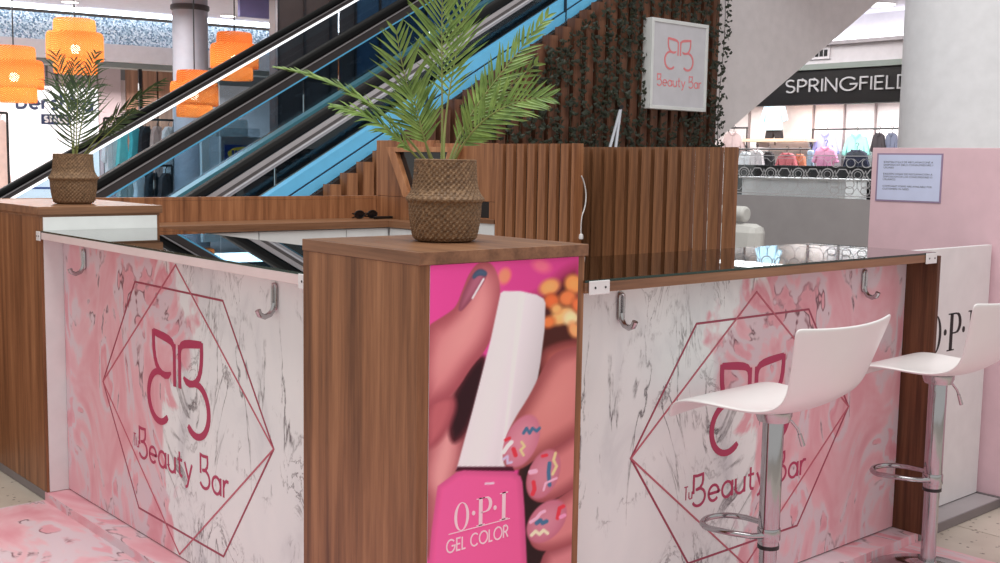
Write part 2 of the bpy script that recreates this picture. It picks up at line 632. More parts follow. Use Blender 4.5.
def emblem(mat, parent, cx, cz, s, w, y0, y1, o=(0, 0, 0), loc=None):
    """the double-B butterfly emblem: two mirrored wings"""
    for m in (-1, 1):
        mb = MB(o)

        def P(pts):
            return [(cx + m * a * s, cz + b * s) for a, b in pts]
        mb.ribbon(P([(.021, .086), (.021, .243)]), w, y0, y1)
        top = [(.022, .215), (.028, .234), (.042, .246), (.066, .253), (.1, .258), (.15, .263), (.193, .267)]
        mb.ribbon(P(top), [w * .9, w * 1.0, w * 1.15, w * 1.3, w * 1.35, w * 1.25, w * 1.1], y0 - .0003, y1)
        side = [(.193, .274), (.194, .235), (.191, .2), (.184, .172), (.171, .148), (.152, .130), (.128, .119), (.10, .115), (.075, .119), (.052, .131)]
        mb.ribbon(P(side), [w, w, w, w, w, w, w * 1.05, w * 1.15, w * 1.1, w * .45], y0 - .0006, y1)
        bowl = [(.128, .119), (.16, .121)] + arc(.150, .028, .093, .094, 72, -135, 20)
        mb.ribbon(P(bowl), [w * .8, w] + [w * 1.1] * 20 + [w * .8], y0 - .0009, y1)
        mb.build('emblem_wing', mat, parent, loc)


# ================================================================== structure
m_floor = NT('terrazzo')
_v = m_floor.mapping()
_n = m_floor.noise(_v, 3, 4)
_sp = m_floor.n('ShaderNodeTexVoronoi')
_sp.inputs['Scale'].default_value = 30
m_floor.l(_v, _sp.inputs['Vector'])
_base = m_floor.ramp(_n, [(0.3, lin((188, 176, 164))), (0.7, lin((208, 198, 186)))])
_chip = m_floor.math('LESS_THAN', _sp.outputs['Distance'], 0.2)
_rnd = m_floor.math('GREATER_THAN', m_floor.noise(_v, 23, 2), 0.52)
_col = m_floor.mix(m_floor.math('MULTIPLY', _chip, _rnd), _base, lin((112, 100, 92)))
m_floor.l(_col, m_floor.b.inputs['Base Color'])
m_floor.b.inputs['Roughness'].default_value = 0.3
m_floor = m_floor.m
fl = struct('floor', MB().box(-6, 30, -6, 30, -0.1, -0.002), plain('floor_bed', (178, 168, 158), .5))
TS = 0.62
tile_me = MB().box(.003, TS - .003, .003, TS - .003, -.0015, 0).mesh('floor_tile', m_floor)
for i in range(-1, 14):
    for j in range(-1, 14):
        inst('floor_tile', tile_me, fl, (i * TS + .18, j * TS - .1, 0))

m_mall_white = plain('mall_white', (226, 222, 226), 0.7)
m_mall_grey = plain('mall_lavender_ceiling', (232, 228, 240), 0.8)
struct('wall_back', MB().box(-2, 30, 26, 26.2, 0, 9), plain('far_wall', (120, 112, 112), 0.8))
struct('wall_right', MB().box(22, 22.2, -2, 26, 0, 9), plain('far_wall_light', (205, 198, 200), 0.8))

# ================================================================== kiosk platform and floor print
m_marble_floor = marble('pink_marble_floor_print', None, seed=3.0)
pl = thing('kiosk_platform', 'low grey platform under the kiosk, bare edge showing past the pink print', 'platform', (3.3, 4.0, 0))
o3 = (3.3, 4.0, 0)
MB(o3).box(1.675, 4.93, 2.18, 5.9, 0.002, 0.0385).build('platform_top', m_grey, pl)
e = MB(o3).box(1.667, 1.675, 4.86, 5.9, 0.002, 0.04)
e.build('edge_strip', m_grey_d, pl)
MB(o3).box(4.20, 4.93, 2.172, 2.18, 0.002, 0.04).build('edge_strip', m_grey_d, pl)

fp = thing('floor_print', 'pink poured-marble vinyl print covering floor and step in front of the counters', 'floor covering', (1.6, 2.1, 0))
o4 = (1.6, 2.1, 0)


def pinkpart(name, mb, fn):
    o = mb.build(name, m_marble_floor, fp)
    set_uv(o, fn)
    return o


poly = [(0.0, 0.3), (4.2, 0.3), (4.2, 2.172), (1.667, 2.172), (1.667, 4.87), (0.0, 4.87)]
pinkpart('floor_sheet', MB(o4).prism_xy(poly, 0.0005, 0.002), lambda c: (c.x * 0.9, c.y * 0.9))
pinkpart('riser_strip', MB(o4).box(1.6655, 1.6675, 2.17, 4.86, 0.002, 0.0395), lambda c: (c.z, c.y))
pinkpart('riser_strip', MB(o4).box(1.667, 4.19, 2.1695, 2.1715, 0.002, 0.0395), lambda c: (c.x, c.z))
pinkpart('step_sheet', MB(o4).box(1.667, 1.80, 2.17, 4.86, 0.0386, 0.0402), lambda c: (c.x * .9, c.y * .9))
pinkpart('step_sheet', MB(o4).box(1.80, 4.19, 2.17, 2.34, 0.0386, 0.0402), lambda c: (c.x * .9, c.y * .9))

# ================================================================== bar counters
m_marble_l = marble('marble_panel_print', 1.06, 0.0, seed=0.0)


def screwed_bracket(parent, x0, x1, y, z0, z1):
    b = MB().box(x0, x1, y - 0.004, y, z0, z1).build('bracket', m_bracket, parent, bevel=0.0015)
    for t in (0.28, 0.78):
        cx = x0 + (x1 - x0) * t
        s = MB().prism_xz(arc(cx, (z0 + z1) / 2, 0.0035, 0.0035, 0, 330, 11), y - 0.0052, y - 0.0035)
        s.build('screw', m_screw, b)


def bag_hook(parent, x):
    """slotted wall plate with a J-hook curling out"""
    st = arc(x, 1.103, 0.0105, 0.011, 0, 180, 8) + arc(x, 1.045, 0.0105, 0.011, 180, 360, 8)
    h = MB().tube([(p[0], -0.006, p[1]) for p in st], 0.0055, 8, closed=True)
    h.box(x - 0.009, x + 0.009, -0.004, 0.0, 1.045, 1.105)
    j = [(x, -0.006, 1.055), (x, -0.010, 1.035), (x, -0.022, 1.02), (x, -0.040, 1.014), (x, -0.057, 1.021), (x, -0.064, 1.036)]
    k = h.build('bag_hook', m_steel, parent, smooth=True)
    MB().tube(j, [.008, .009, .009, .009, .0095, .0095], 10).build('hook_arm', m_steel, k, smooth=True)
    return k


def bar_counter(label, loc, rotz, ua, ub, ytrim, yback, pink_left, sc, trim_mat, hooks, br, has_tu, cy):
    t = thing('bar_counter', label, 'counter', loc, rotz)
    MB().box(ua, ub, 0.006, 0.02, 0.0403, 0.0455).build('base_gap', m_backing, t)  # dark strip standing in for the shadow under the front panel
    p = MB().box(ua, ub, 0, 0.02, 0.0455, 1.146).build('front_panel', m_marble_l, t)
    if pink_left:
        set_uv(p, lambda c: (c.x - ua, c.z))
    else:
        set_uv(p, lambda c: (ub - c.x, c.z))
    y0, y1 = -0.0012, 0.0
    for nm, pts in (('hexagon_outline', [(-.352, .438), (.352, .438), (.682, 0), (.34, -.447), (-.352, -.447), (-.682, 0), (-.352, .438)]),
                    ('rhombus_outline', [(0, .53), (.682, 0), (0, -.535), (-.682, 0), (0, .53)])):
        MB().ribbon([(a * sc, cy + b * sc) for a, b in pts], 0.0072 if nm[0] == 'h' else .006, y0 if nm[0] == 'h' else y0 - .0006, y1).build(nm, m_rose if nm[0] == 'h' else m_rose_l, p)
    emblem(m_berry, p, 0, cy, sc, 0.0225 * sc, y0, y1)
    write('printed_letter', m_berry, p, '#eauty #ar', -.335 * sc, cy - .238 * sc, .115 * sc, .0105 * sc, y0, y1, gap=.16, width=.715 * sc)
    write('printed_letter', m_berry, p, 'Tu', -.388 * sc, cy - .205 * sc, .05 * sc, .004 * sc, y0, y1, gap=.18, width=.045 * sc)
    # edge trim under the glass, glass sheet, its ground edge, supports
    MB().box(ua, ub, ytrim, ytrim + 0.018, 1.143, 1.172).build('edge_trim', trim_mat, t, bevel=0.001)
    MB().box(ua, ub, ytrim + 0.001, yback, 1.173, 1.1795).build('glass_top', m_counter_glass, t)
    MB().box(ua, ub, ytrim - 0.0002, ytrim + 0.001, 1.173, 1.1795).build('glass_edge', m_glass_edge, t)
    MB().box(ua, ub, ytrim + 0.018, 0.0, 1.146, 1.152).build('overhang_board', trim_mat, t)
    MB().box(ua, ub, 0.02, yback - 0.02, 0.99, 1.01).build('inner_shelf', m_wood_x if rotz == 0 else m_wood_y, t)
    MB().box(ua, ub, yback - 0.03, yback - 0.012, 0.0405, 1.10).build('inner_board', m_wood, t)
    MB().box(ua, ub, yback - 0.03, yback, 1.10, 1.172).build('rear_rail', m_wood_x if rotz == 0 else m_wood_y, t)
    for u in hooks:
        bag_hook(t, u)
    for (a, b, z0, z1) in br:
        screwed_bracket(t, a, b, ytrim - 0.002, z0, z1)
    return t


# left bar: local x runs to the viewer's right along the kiosk side
bar_counter('glass-topped counter with pink-left marble front and blush edge trim, left of pillar', (1.76, 3.745, 0), -PI / 2, -1.089, 1.064, -.091, .44, True, 1.0,
            m_trim_pink, (-.845, .700), ((-1.135, -1.089, 1.136, 1.176), (0.99, 1.064, 1.134, 1.176)), True, .587)
bar_counter('glass-topped counter with wooden edge and marble front behind the bar stools', (3.17, 2.27, 0), 0, -.962, .994, -.121, .43, False, .905,
            m_wood_x, (-.687, .677), ((-.95, -.868, 1.138, 1.177), (.91, .992, 1.137, 1.178)), True, .595)

# ================================================================== corner pillar with poster
cp = thing('corner_pillar', 'walnut corner pillar with a nail polish poster, big basket plant on top', 'pillar', (1.93, 2.41, 0))
oc = (1.93, 2.41, 0)
MB(oc).box(1.638, 2.212, 2.157, 2.686, 0.0405, 1.2475).build('body', m_wood, cp, bevel=0.001)
MB(oc).box(1.636, 2.220, 2.150, 2.688, 1.248, 1.28).build('top_slab', m_wood_y, cp, bevel=0.0015)

import numpy as np


def S2L(a):
    a = np.asarray(a, float) / 255.0
    return np.where(a <= 0.04045, a / 12.92, ((a + 0.055) / 1.055) ** 2.4)


def paint_poster(X, Y):
    """colours of the printed photograph; X, Y are positions on the print"""
    col = np.zeros(X.shape + (3,))
    rng = np.random.RandomState(3)

    def sd(poly):
        d = np.full(X.shape, 1e9)
        ins = np.zeros(X.shape, bool)
        n = len(poly)
        for i in range(n):
            ax, ay = poly[i]
            bx, by = poly[(i + 1) % n]
            ex, ey = bx - ax, by - ay
            t = np.clip(((X - ax) * ex + (Y - ay) * ey) / (ex * ex + ey * ey + 1e-9), 0, 1)
            d = np.minimum(d, np.hypot(X - ax - t * ex, Y - ay - t * ey))
            c = ((ay > Y) != (by > Y)) & (X < (bx - ax) * (Y - ay) / (by - ay + 1e-9) + ax)
            ins ^= c
        return np.where(ins, -d, d)

    def chaikin(p, n=2):
        for _ in range(n):
            q = []
            for i in range(len(p)):
                a, b = p[i], p[(i + 1) % len(p)]
                q += [(a[0] * .75 + b[0] * .25, a[1] * .75 + b[1] * .25), (a[0] * .25 + b[0] * .75, a[1] * .25 + b[1] * .75)]
            p = q
        return p

    def lay(d, c, soft=1.0):
        a = np.clip(0.5 - d / (2 * soft), 0, 1)[..., None]
        col[:] = col * (1 - a) + np.asarray(c, float) * a

    def blob(poly, inner, edge, soft=0.8, width=12, sm=2):
        d = sd(chaikin(poly, sm))
        t = np.clip(-d / width, 0, 1)[..., None]
        t = t * t * (3 - 2 * t)
        lay(d, np.asarray(edge, float) * (1 - t) + np.asarray(inner, float) * t, soft)

    def ell(cx, cy, rx, ry, ang, c, soft=1.2, e=None, alpha=1.0):
        a = math.radians(ang)
        dx, dy = X - cx, Y - cy
        u, v = dx * math.cos(a) + dy * math.sin(a), -dx * math.sin(a) + dy * math.cos(a)
        q = (np.hypot(u / rx, v / ry) - 1) * min(rx, ry)
        k = np.clip(0.5 - q / (2 * soft), 0, 1)[..., None] * alpha
        cc = np.asarray(c, float)
        if e is not None:
            t = np.clip(np.hypot(u / rx, v / ry), 0, 1)[..., None] ** 2
            cc = cc * (1 - t) + np.asarray(e, float) * t
        col[:] = col * (1 - k) + cc * k

    def seg(pts, r, c):
        d = np.full(X.shape, 1e9)
        for (ax, ay), (bx, by) in zip(pts[:-1], pts[1:]):
            ex, ey = bx - ax, by - ay
            t = np.clip(((X - ax) * ex + (Y - ay) * ey) / (ex * ex + ey * ey), 0, 1)
            d = np.minimum(d, np.hypot(X - ax - t * ex, Y - ay - t * ey))
        lay(d - r, c, 0.5)

    g = np.clip((X - 428) / 150, 0, 1)[..., None]
    col[:] = np.array([232, 76, 158.]) * (1 - g) + np.array([205, 62, 136.]) * g
    # dark warm area with out-of-focus lights
    blob([(520, 300), (548, 290), (560, 272), (585, 262), (590, 420), (520, 420)], (70, 26, 20), (150, 40, 80), 7, 14)
    ell(541, 266, 9, 6, 20, (236, 110, 140), 3)
    ell(504, 276, 6, 8, 20, (250, 140, 110), 2)
    for (x, y, rx, ry, c) in ((549, 287, 11, 8, (252, 170, 104)), (573, 284, 9, 10, (250, 160, 90)), (551, 301, 8, 8, (232, 112, 60)), (567, 298, 9, 8, (240, 132, 76)),
                              (562, 316, 14, 8, (255, 190, 120)), (570, 318, 8, 8, (255, 226, 170)), (548, 322, 7, 6, (240, 130, 70)), (574, 330, 6, 9, (250, 170, 110)),
                              (556, 309, 6, 5, (250, 180, 110)), (577, 305, 6, 8, (236, 120, 70))):
        ell(x, y, rx, ry, -25, c, 2.2, tuple(v * .85 for v in c))
    # palm side behind the cap
    blob([(420, 330), (470, 350), (476, 380), (466, 440), (462, 480), (420, 600)], (206, 128, 132), (150, 78, 84), 1.5, 22)
    blob([(436, 436), (446, 420), (462, 440), (450, 490), (436, 500), (424, 480)], (226, 156, 156), (200, 124, 128), 4, 12)
    blob([(452, 392), (478, 352), (490, 360), (474, 420), (463, 438), (450, 446), (446, 418)], (44, 12, 22), (90, 36, 44), 2.5, 8)
    blob([(424, 400), (450, 392), (458, 404), (448, 430), (436, 446), (424, 450)], (190, 100, 108), (160, 76, 86), 3, 10)
    # finger behind the cap on the right
    blob([(536, 352), (560, 340), (590, 338), (590, 372), (545, 390)], (176, 92, 86), (120, 54, 54), 2, 12)
    # thumb
    blob([(420, 330), (448, 313), (456, 306), (462, 290), (469, 272), (479, 261), (491, 262), (499, 278), (500, 300), (495, 330), (484, 352), (470, 368), (458, 388), (444, 400), (420, 408)],
         (218, 136, 140), (170, 84, 94), 0.8, 20)
    ell(470, 318, 8, 34, 32, (238, 166, 164), 9, alpha=.55)
    ell(462, 340, 9, 30, 38, (232, 158, 158), 10, alpha=.6)
    blob([(457, 309), (463, 291), (472, 273), (480, 267), (487, 272), (484, 282), (474, 296), (466, 306), (460, 312)], (176, 100, 124), (146, 74, 96), 0.8, 6)
    blob([(471, 276), (478, 268), (487, 271), (486, 277), (478, 275), (473, 280)], (76, 98, 124), (70, 84, 112), 0.7, 4)
    seg([(483, 279), (472, 298)], 1.0, (240, 226, 232))
    # cap
    d = sd([(500, 293), (503, 291), (520, 291), (536, 294.5), (543, 298.5), (545, 303), (544, 330), (540, 362), (530, 420), (512, 470), (456, 469), (472, 410), (490, 340)])
    cx = 523 - (Y - 291) * 0.235
    t = (X - cx) / 34.0
    sh = np.clip(1 - 0.09 * t * t - 0.05 * t, 0.7, 1.05)[..., None]
    c = np.array([234, 228, 234.]) * sh
    hi = np.exp(-((X - (522 - (Y - 291) * 0.12)) / 2.2) ** 2)[..., None]
    c = c + hi * 12
    lay(d, np.clip(c, 0, 255), 0.8)
    # shadowed hollow right of the bottle
    blob([(514, 464), (540, 440), (585, 470), (585, 600), (510, 600)], (36, 14, 16), (60, 24, 26), 1.5, 10)
    # little finger sliver, ring, middle, index fingers (with nails)
    blob([(540, 552), (556, 546), (590, 530), (590, 620), (530, 620)], (206, 128, 134), (150, 76, 84), 1.0, 14)
    blob([(527, 530), (536, 510), (556, 500), (590, 474), (590, 536), (562, 548), (542, 552), (530, 546)], (208, 128, 130), (158, 80, 86), 0.9, 14)
    blob([(524, 480), (534, 458), (556, 446), (590, 420), (590, 476), (562, 496), (542, 504), (528, 498)], (206, 124, 126), (150, 74, 80), 0.9, 14)
    blob([(502, 462), (503, 442), (513, 420), (530, 394), (543, 366), (556, 350), (590, 344), (590, 424), (566, 440), (540, 456), (520, 470), (508, 470)], (208, 128, 126), (156, 80, 82), 0.9, 18)
    ell(553, 400, 10, 26, 35, (226, 150, 144), 10, alpha=.5)
    ell(521, 441, 16, 28, 24, (214, 142, 160), 0.9, (198, 116, 138))
    ell(543, 474, 15, 26, 22, (206, 132, 150), 0.9, (190, 108, 128))
    ell(546, 521, 16, 25, 40, (206, 134, 152), 0.9, (188, 106, 128))
    # nail art
    BL, YE, RE, WH, LI = (70, 112, 146), (222, 204, 150), (218, 58, 74), (248, 240, 244), (240, 180, 206)
    seg([(523, 433), (526, 428), (529, 433), (532, 428), (536, 431), (539, 428)], 1.5, BL)
    seg([(521, 442), (524, 446), (520, 450), (523, 455)], 1.3, YE)
    seg([(503, 452), (507, 446), (511, 442)], 2.0, WH)
    seg([(513, 449), (515, 455)], 2.2, RE)
    seg([(505, 440), (509, 438)], 1.6, RE)
    seg([(503, 459), (507, 456), (507, 463), (511, 462)], 1.3, (206, 190, 222))
    seg([(549, 463), (548, 472), (549, 485)], 1.9, BL)
    seg([(555, 453), (553, 460), (556, 466), (552, 474)], 1.4, YE)
    seg([(542, 456), (546, 455)], 1.7, RE)
    seg([(530, 472), (535, 471)], 2.4, LI)
    seg([(533, 482), (534, 489), (532, 494)], 2.0, RE)
    seg([(543, 490), (545, 483), (556, 478)], 1.1, LI)
    seg([(530, 522), (536, 518), (540, 513), (544, 511)], 1.6, LI)
    seg([(536, 523), (540, 520), (542, 523), (546, 521)], 2.0, BL)
    seg([(531, 535), (535, 531), (539, 534), (543, 530), (547, 533)], 1.7, (230, 222, 190))
    seg([(557, 518), (559, 508), (563, 506)], 1.9, RE)
    seg([(560, 517), (564, 515)], 1.8, (246, 150, 190))
    # bottle
    d = sd([(457, 466.5), (512, 466.5), (514, 471), (455, 471)])
    lay(d, (70, 14, 36), 0.8)
    d = sd([(437, 486), (445, 480), (456, 472), (463, 470), (512, 471.5), (520, 476), (522, 482), (524, 508), (528, 600), (418, 600), (428, 563), (431, 530)])
    t = np.clip((X - 430) / 95, 0, 1)[..., None]
    c = np.array([238, 96, 160.]) * (1 - t) + np.array([226, 92, 150.]) * t
    edge = np.clip(-d / 7, 0, 1)[..., None]
    lay(d, c * (0.88 + 0.12 * edge), 0.8)
    seg([(485, 483.5), (493, 483)], 1.0, (255, 214, 230))
    return np.clip(col * 1.08, 0, 250)


PX0, PX1, PZ0, PZ1 = 1.672, 2.186, 0.06, 1.2465
NXp, NZp = 170, 400
gx = np.linspace(PX0, PX1, NXp + 1)
gz = np.linspace(PZ0, PZ1, NZp + 1)
pos = MB((1.93, 2.41, 0))
GX, GZ = np.meshgrid(gx, gz)
pq = [proj((x, 2.157, z)) for x, z in zip(GX.ravel(), GZ.ravel())]
PXA = np.array([q[0] for q in pq]).reshape(GX.shape)
PYA = np.array([q[1] for q in pq]).reshape(GX.shape)
pcol = S2L(paint_poster(PXA, PYA))
vs = [(float(x), 2.1548, float(z)) for x, z in zip(GX.ravel(), GZ.ravel())]
fs = []
W1 = NXp + 1
for j in range(NZp):
    for i in range(NXp):
        a = j * W1 + i
        fs.append((a, a + 1, a + 1 + W1, a + W1))
k = NT('photo_print')
at = k.n('ShaderNodeVertexColor')
at.layer_name = 'print'
k.l(at.outputs[0], k.b.inputs['Base Color'])
k.b.inputs['Roughness'].default_value = 0.5
k.b.inputs['Specular IOR Level'].default_value = 0.25
m_photo = k.m
MB(oc).box(PX0, PX1, 2.155, 2.157, PZ0, PZ1).build('poster_board', plain('poster_paper', (214, 206, 210), 0.5), cp)
me = bpy.data.meshes.new('poster_print')
me.from_pydata([(v[0] - oc[0], v[1] - oc[1], v[2]) for v in vs], [], fs)
ca = me.color_attributes.new('print', 'FLOAT_COLOR', 'POINT')
buf = np.ones((len(vs), 4), np.float32)
buf[:, :3] = pcol.reshape(-1, 3)
ca.data.foreach_set('color', buf.ravel())
me.materials.append(m_photo)
pp = bpy.data.objects.new('poster_print', me)
C.objects.link(pp)
pp.parent = cp
pp['label'] = 'printed photo of fingers with patterned nails holding a pink nail polish bottle'
# lettering printed on the bottle
m_pink_white = plain('pale_pink_ink', (250, 216, 228), 0.5)


def post(x, y):
    q = pY(x, y, 2.1545)
    return q.x - oc[0], q.z


let = MB()
px0, pz0 = post(474.5, 527)
px1, pz1 = post(474.5, 499.5)
serif_opi(let, px0 + .004, pz0, pz1 - pz0, 2.1538 - oc[1], 2.1547 - oc[1])
a0, b0 = post(448.5, 534.5)
a1, b1 = post(509.5, 531.5)
let.ribbon([(a0, b0), (a1, b0)], 0.0022, 2.1538 - oc[1], 2.1547 - oc[1])
a0, b0 = post(446.5, 553.5)
a1, b1 = post(507.5, 551)
write('printed_letter', m_pink_white, pp, 'GEL COLOR', a0, b0, .033, .0042, 2.1538 - oc[1], 2.1547 - oc[1], gap=.2, width=a1 - a0)
let.build('printed_lettering', m_pink_white, pp)

# ================================================================== end cabinets
ec = thing('end_cabinet', 'walnut end cabinet with white inner side, small basket plant on top', 'cabinet', (1.93, 5.28, 0))
oe = (1.93, 5.28, 0)
MB(oe).box(1.668, 2.20, 4.842, 5.73, 0.0405, 1.236).build('body', m_wood, ec, bevel=0.001)
MB(oe).box(1.66, 2.212, 4.833, 5.735, 1.246, 1.28).build('top_slab', m_wood_x, ec, bevel=0.0015)
MB(oe).box(1.668, 2.20, 4.840, 5.72, 1.236, 1.246).build('shadow_gap', m_wood_x, ec)
MB(oe).box(1.680, 2.186, 4.837, 4.842, 0.0425, 1.236).build('white_side_panel', m_white, ec)

fc = thing('counter_end_screen', 'white end panel with black serif lettering and dark walnut side fin', 'panel', (4.55, 2.5, 0))
of = (4.55, 2.5, 0)
MB(of).box(4.192, 4.932, 2.287, 2.312, 0.0425, 1.172).build('board', m_white, fc, bevel=0.0015)
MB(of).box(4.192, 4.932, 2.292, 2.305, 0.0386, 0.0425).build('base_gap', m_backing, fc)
MB(of).box(4.167, 4.190, 2.141, 2.70, 0.0405, 1.165).build('side_fin', m_wood_fin, fc, bevel=0.001)
op = MB(of)
serif_opi(op, 4.566, .727, .163, 2.2862, 2.287)
op.build('printed_lettering', m_ink, fc)

# ================================================================== back counter, low wall, partitions
bw = thing('low_back_wall', 'low walnut wall closing the back of the kiosk below the escalator', 'wall panel', (2.6, 5.8, 0))
ob = (2.6, 5.8, 0)
MB(ob).box(0.3, 4.04, 5.76, 5.80, 0.0, 1.262).build('panel', m_wood_red, bw)
MB(ob).box(0.3, 4.06, 5.76, 5.80, 1.263, 1.281).build('top_rail', m_wood_red, bw)

bc = thing('back_counter', 'walnut worktop over white drawers along the low back wall', 'counter', (3.1, 5.6, 0))
obc = (3.1, 5.6, 0)
MB(obc).box(2.215, 4.026, 5.43, 5.757, 1.105, 1.145).build('worktop', m_wood_x, bc, bevel=0.0015)
MB(obc).box(3.895, 4.026, 4.80, 5.43, 1.105, 1.145).build('worktop', m_wood_y, bc, bevel=0.0015)
MB(obc).box(2.215, 4.026, 5.462, 5.757, 0.0405, 1.105).build('carcass', m_white, bc)
MB(obc).box(3.922, 4.026, 4.81, 5.462, 0.0405, 1.105).build('carcass', m_white, bc)
xs = [2.225, 2.62, 3.036, 3.044, 3.604, 3.612, 3.70]
for a, b in ((2.225, 2.476), (2.482, 3.040), (3.046, 3.606), (3.612, 3.905)):
    for z0, z1 in ((0.78, 1.10), (0.42, 0.774), (0.06, 0.414)):
        MB(obc).box(a, b, 5.444, 5.462, z0, z1).build('drawer_front', m_white, bc, bevel=0.0015)
for a, b in ((4.82, 5.12), (5.126, 5.43)):
    MB(obc).box(3.906, 3.922, a, b, 0.06, 1.10).build('drawer_front', m_white, bc, bevel=0.0015)

XP = 4.04
p1 = thing('partition_wall', 'walnut partition wall with ribbed end and small black niche behind big basket plant', 'partition', (4.06, 4.9, 0))
op1 = (4.06, 4.9, 0)
yR = pX(576, 144, XP).y
yS = pX(497, 143, XP).y
yM = pX(433, 143, XP).y
MB(op1).box(XP + .012, XP + .05, yR, 5.76, 0.0, 1.600).build('core_panel', m_backing, p1)
# faces: lower upstand, upper panel left and right, niche between
ya, yb, za, zb = pX(489, 210, XP).y, pX(474, 210, XP).y, pX(482, 218, XP).z, pX(482, 199.5, XP).z
zj = 1.281
f1 = MB(op1)
f1.box(XP, XP + .012, yM, 5.76, zj + .002, 1.622).build('upper_panel', m_wood_red, p1, bevel=.001)
MB(op1).box(XP, XP + .012, yS, yM - .002, zj + .002, 1.603).build('upper_panel', m_wood_red, p1, bevel=.001)
low = MB(op1)
low.box(XP, XP + .012, yb, 5.757, 1.0, zj)
low.build('lower_panel', m_wood_red, p1, bevel=.001)
MB(op1).box(XP, XP + .012, yS, ya, 1.0, zj).build('lower_panel', m_wood_red, p1, bevel=.001)
MB(op1).box(XP, XP + .012, ya, yb, 1.0, za).build('lower_panel', m_wood_red, p1)
MB(op1).box(XP - .006, XP, yS + .004, yM, 1.10, 1.162).build('white_skirting', m_white, p1)
MB(op1).box(XP - .012, XP, yS + .004, yM, 1.163, za - .004).build('ledge', m_wood_y, p1)
MB(op1).box(XP + .008, XP + .012, ya, yb, za, zj).build('niche_back', m_black, p1)
MB(op1).box(XP + .02, XP + .05, yM, 5.76, 1.6, 1.622).build('top_filler', m_wood_red, p1)
nsl = 7
pitch = (yS - yR - .02) / nsl
sl = MB().box(0, .022, 0, pitch * .66, 0.045, 1.600).mesh('slat', m_wood_red)
for i in range(nsl):
    inst('slat', sl, p1, (XP - .012 - op1[0], yR + .02 + pitch * (i + .25) - op1[1], 0))
MB(op1).box(XP - .014, XP + .05, yR - .006, yR + .016, 0.0405, 1.601).build('end_post', m_wood_red, p1, bevel=.001)

X2 = 4.25
p2 = thing('slatted_screen', 'see-through screen of upright walnut slats right of the ribbed partition', 'partition', (4.27, 3.6, 0))
op2 = (4.27, 3.6, 0)
yE = pX(735, 147, X2).y
y0_ = pX(578, 147, X2).y
zt = pX(660, 147, X2).z
n2 = 12
pt2 = (y0_ - yE) / n2
s2 = MB().box(0, .03, 0, pt2 * .70, 0.0405, zt).mesh('slat', m_wood)
for i in range(n2):
    inst('slat', s2, p2, (X2 - op2[0], yE + pt2 * i - op2[1], 0))
for z in (0.12, 1.02):
    MB(op2).box(X2 + .03, X2 + .05, yE, y0_, z, z + .08).build('cross_rail', m_wood_y, p2)
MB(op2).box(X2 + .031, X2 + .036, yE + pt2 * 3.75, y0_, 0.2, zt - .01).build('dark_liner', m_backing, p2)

# angular wall mirror
mr = thing('wall_mirror', 'dark angular mirror in a tapering walnut frame behind the big basket plant', 'mirror', (4.03, 5.0, 1.4))
om = (4.03, 5.0, 1.4)
q = [pX(388, 147, XP - .03), pX(459, 147, XP - .03), pX(444, 197, XP - .03), pX(405, 197, XP - .03)]
cy_ = sum(v.y for v in q) / 4
cz_ = sum(v.z for v in q) / 4
qi = [Vector((0, cy_ + (v.y - cy_) * .74, cz_ + (v.z - cz_) * .80)) for v in q]
for i in range(4):
    a, b, c2, d2 = q[i], q[(i + 1) % 4], qi[(i + 1) % 4], qi[i]
    bar = MB(om)
    pts = [a, b, c2, d2]
    bar.add([(XP - .045, p.y, p.z) for p in pts] + [(XP - .001, p.y, p.z) for p in pts],
            [(0, 1, 2, 3), (7, 6, 5, 4), (0, 4, 5, 1), (1, 5, 6, 2), (2, 6, 7, 3), (3, 7, 4, 0)])
    bar.build('frame_bar', m_wood_frame, mr, bevel=.001)
gm = MB(om)
gm.add([(XP - .012, p.y, p.z) for p in qi] + [(XP - .002, p.y, p.z) for p in qi], [(0, 1, 2, 3), (7, 6, 5, 4), (0, 4, 5, 1), (1, 5, 6, 2), (2, 6, 7, 3), (3, 7, 4, 0)])
gm.build('mirror_glass', plain('dark_mirror', (34, 32, 34), 0.12, spec=0.5), mr)

# pink screen and notice
ps = thing('pink_screen', 'tall pale pink board screen standing beside the white column', 'screen', (4.975, 2.0, 0))
MB((4.975, 2.0, 0)).box(4.95, 5.0, 0.9, 2.907, 0.0405, 1.6).build('board', m_pinkwall, ps, bevel=.002)
MB((4.975, 2.0, 0)).box(4.94, 5.01, 0.9, 2.907, 0.0, 0.0400).build('foot_rail', m_grey_d, ps)
nt = thing('notice', 'pale blue notice sheet in clear sleeve fixed to the pink screen', 'notice', (4.949, 2.713, 1.46), -PI / 2)
m_sheet = plain('notice_sheet', (203, 208, 238), 0.25)
MB().box(-.166, .166, -.002, .0005, -.114, .114).build('sleeve_border', plain('sleeve_edge', (150, 128, 158), 0.3), nt)
MB().box(-.158, .158, -.0026, -.002, -.107, .107).build('sheet', m_sheet, nt)
lines = [(.068, 'EXISTEN FULLS DE RECLAMACIONS A'), (.055, 'DISPOSICIÓ DELS CONSUMIDORS I'), (.042, 'USUARIS'),
         (.012, 'EXISTEN HOJAS DE RECLAMACIÓN A'), (-.001, 'DISPOSICIÓN DE LOS CONSUMIDORES O'), (-.014, 'USUARIOS'),
         (-.046, 'COMPLAINT FORMS ARE AVAILABLE FOR'), (-.059, 'CUSTOMERS IN NEED')]
for z, tx in lines:
    me = bfont_mesh(tx, .0125)
    vs_ = [v.co.x for v in me.vertices]
    w_ = max(vs_)
    kx = (.25 / w_) if len(tx) > 20 else 1.12
    for v in me.vertices:
        v.co = Vector((-.13 + v.co.x * kx, -.0029, z + v.co.y))
    me.materials.append(m_ink)
    o = bpy.data.objects.new('text_line', me)
    C.objects.link(o)
    o.parent = nt

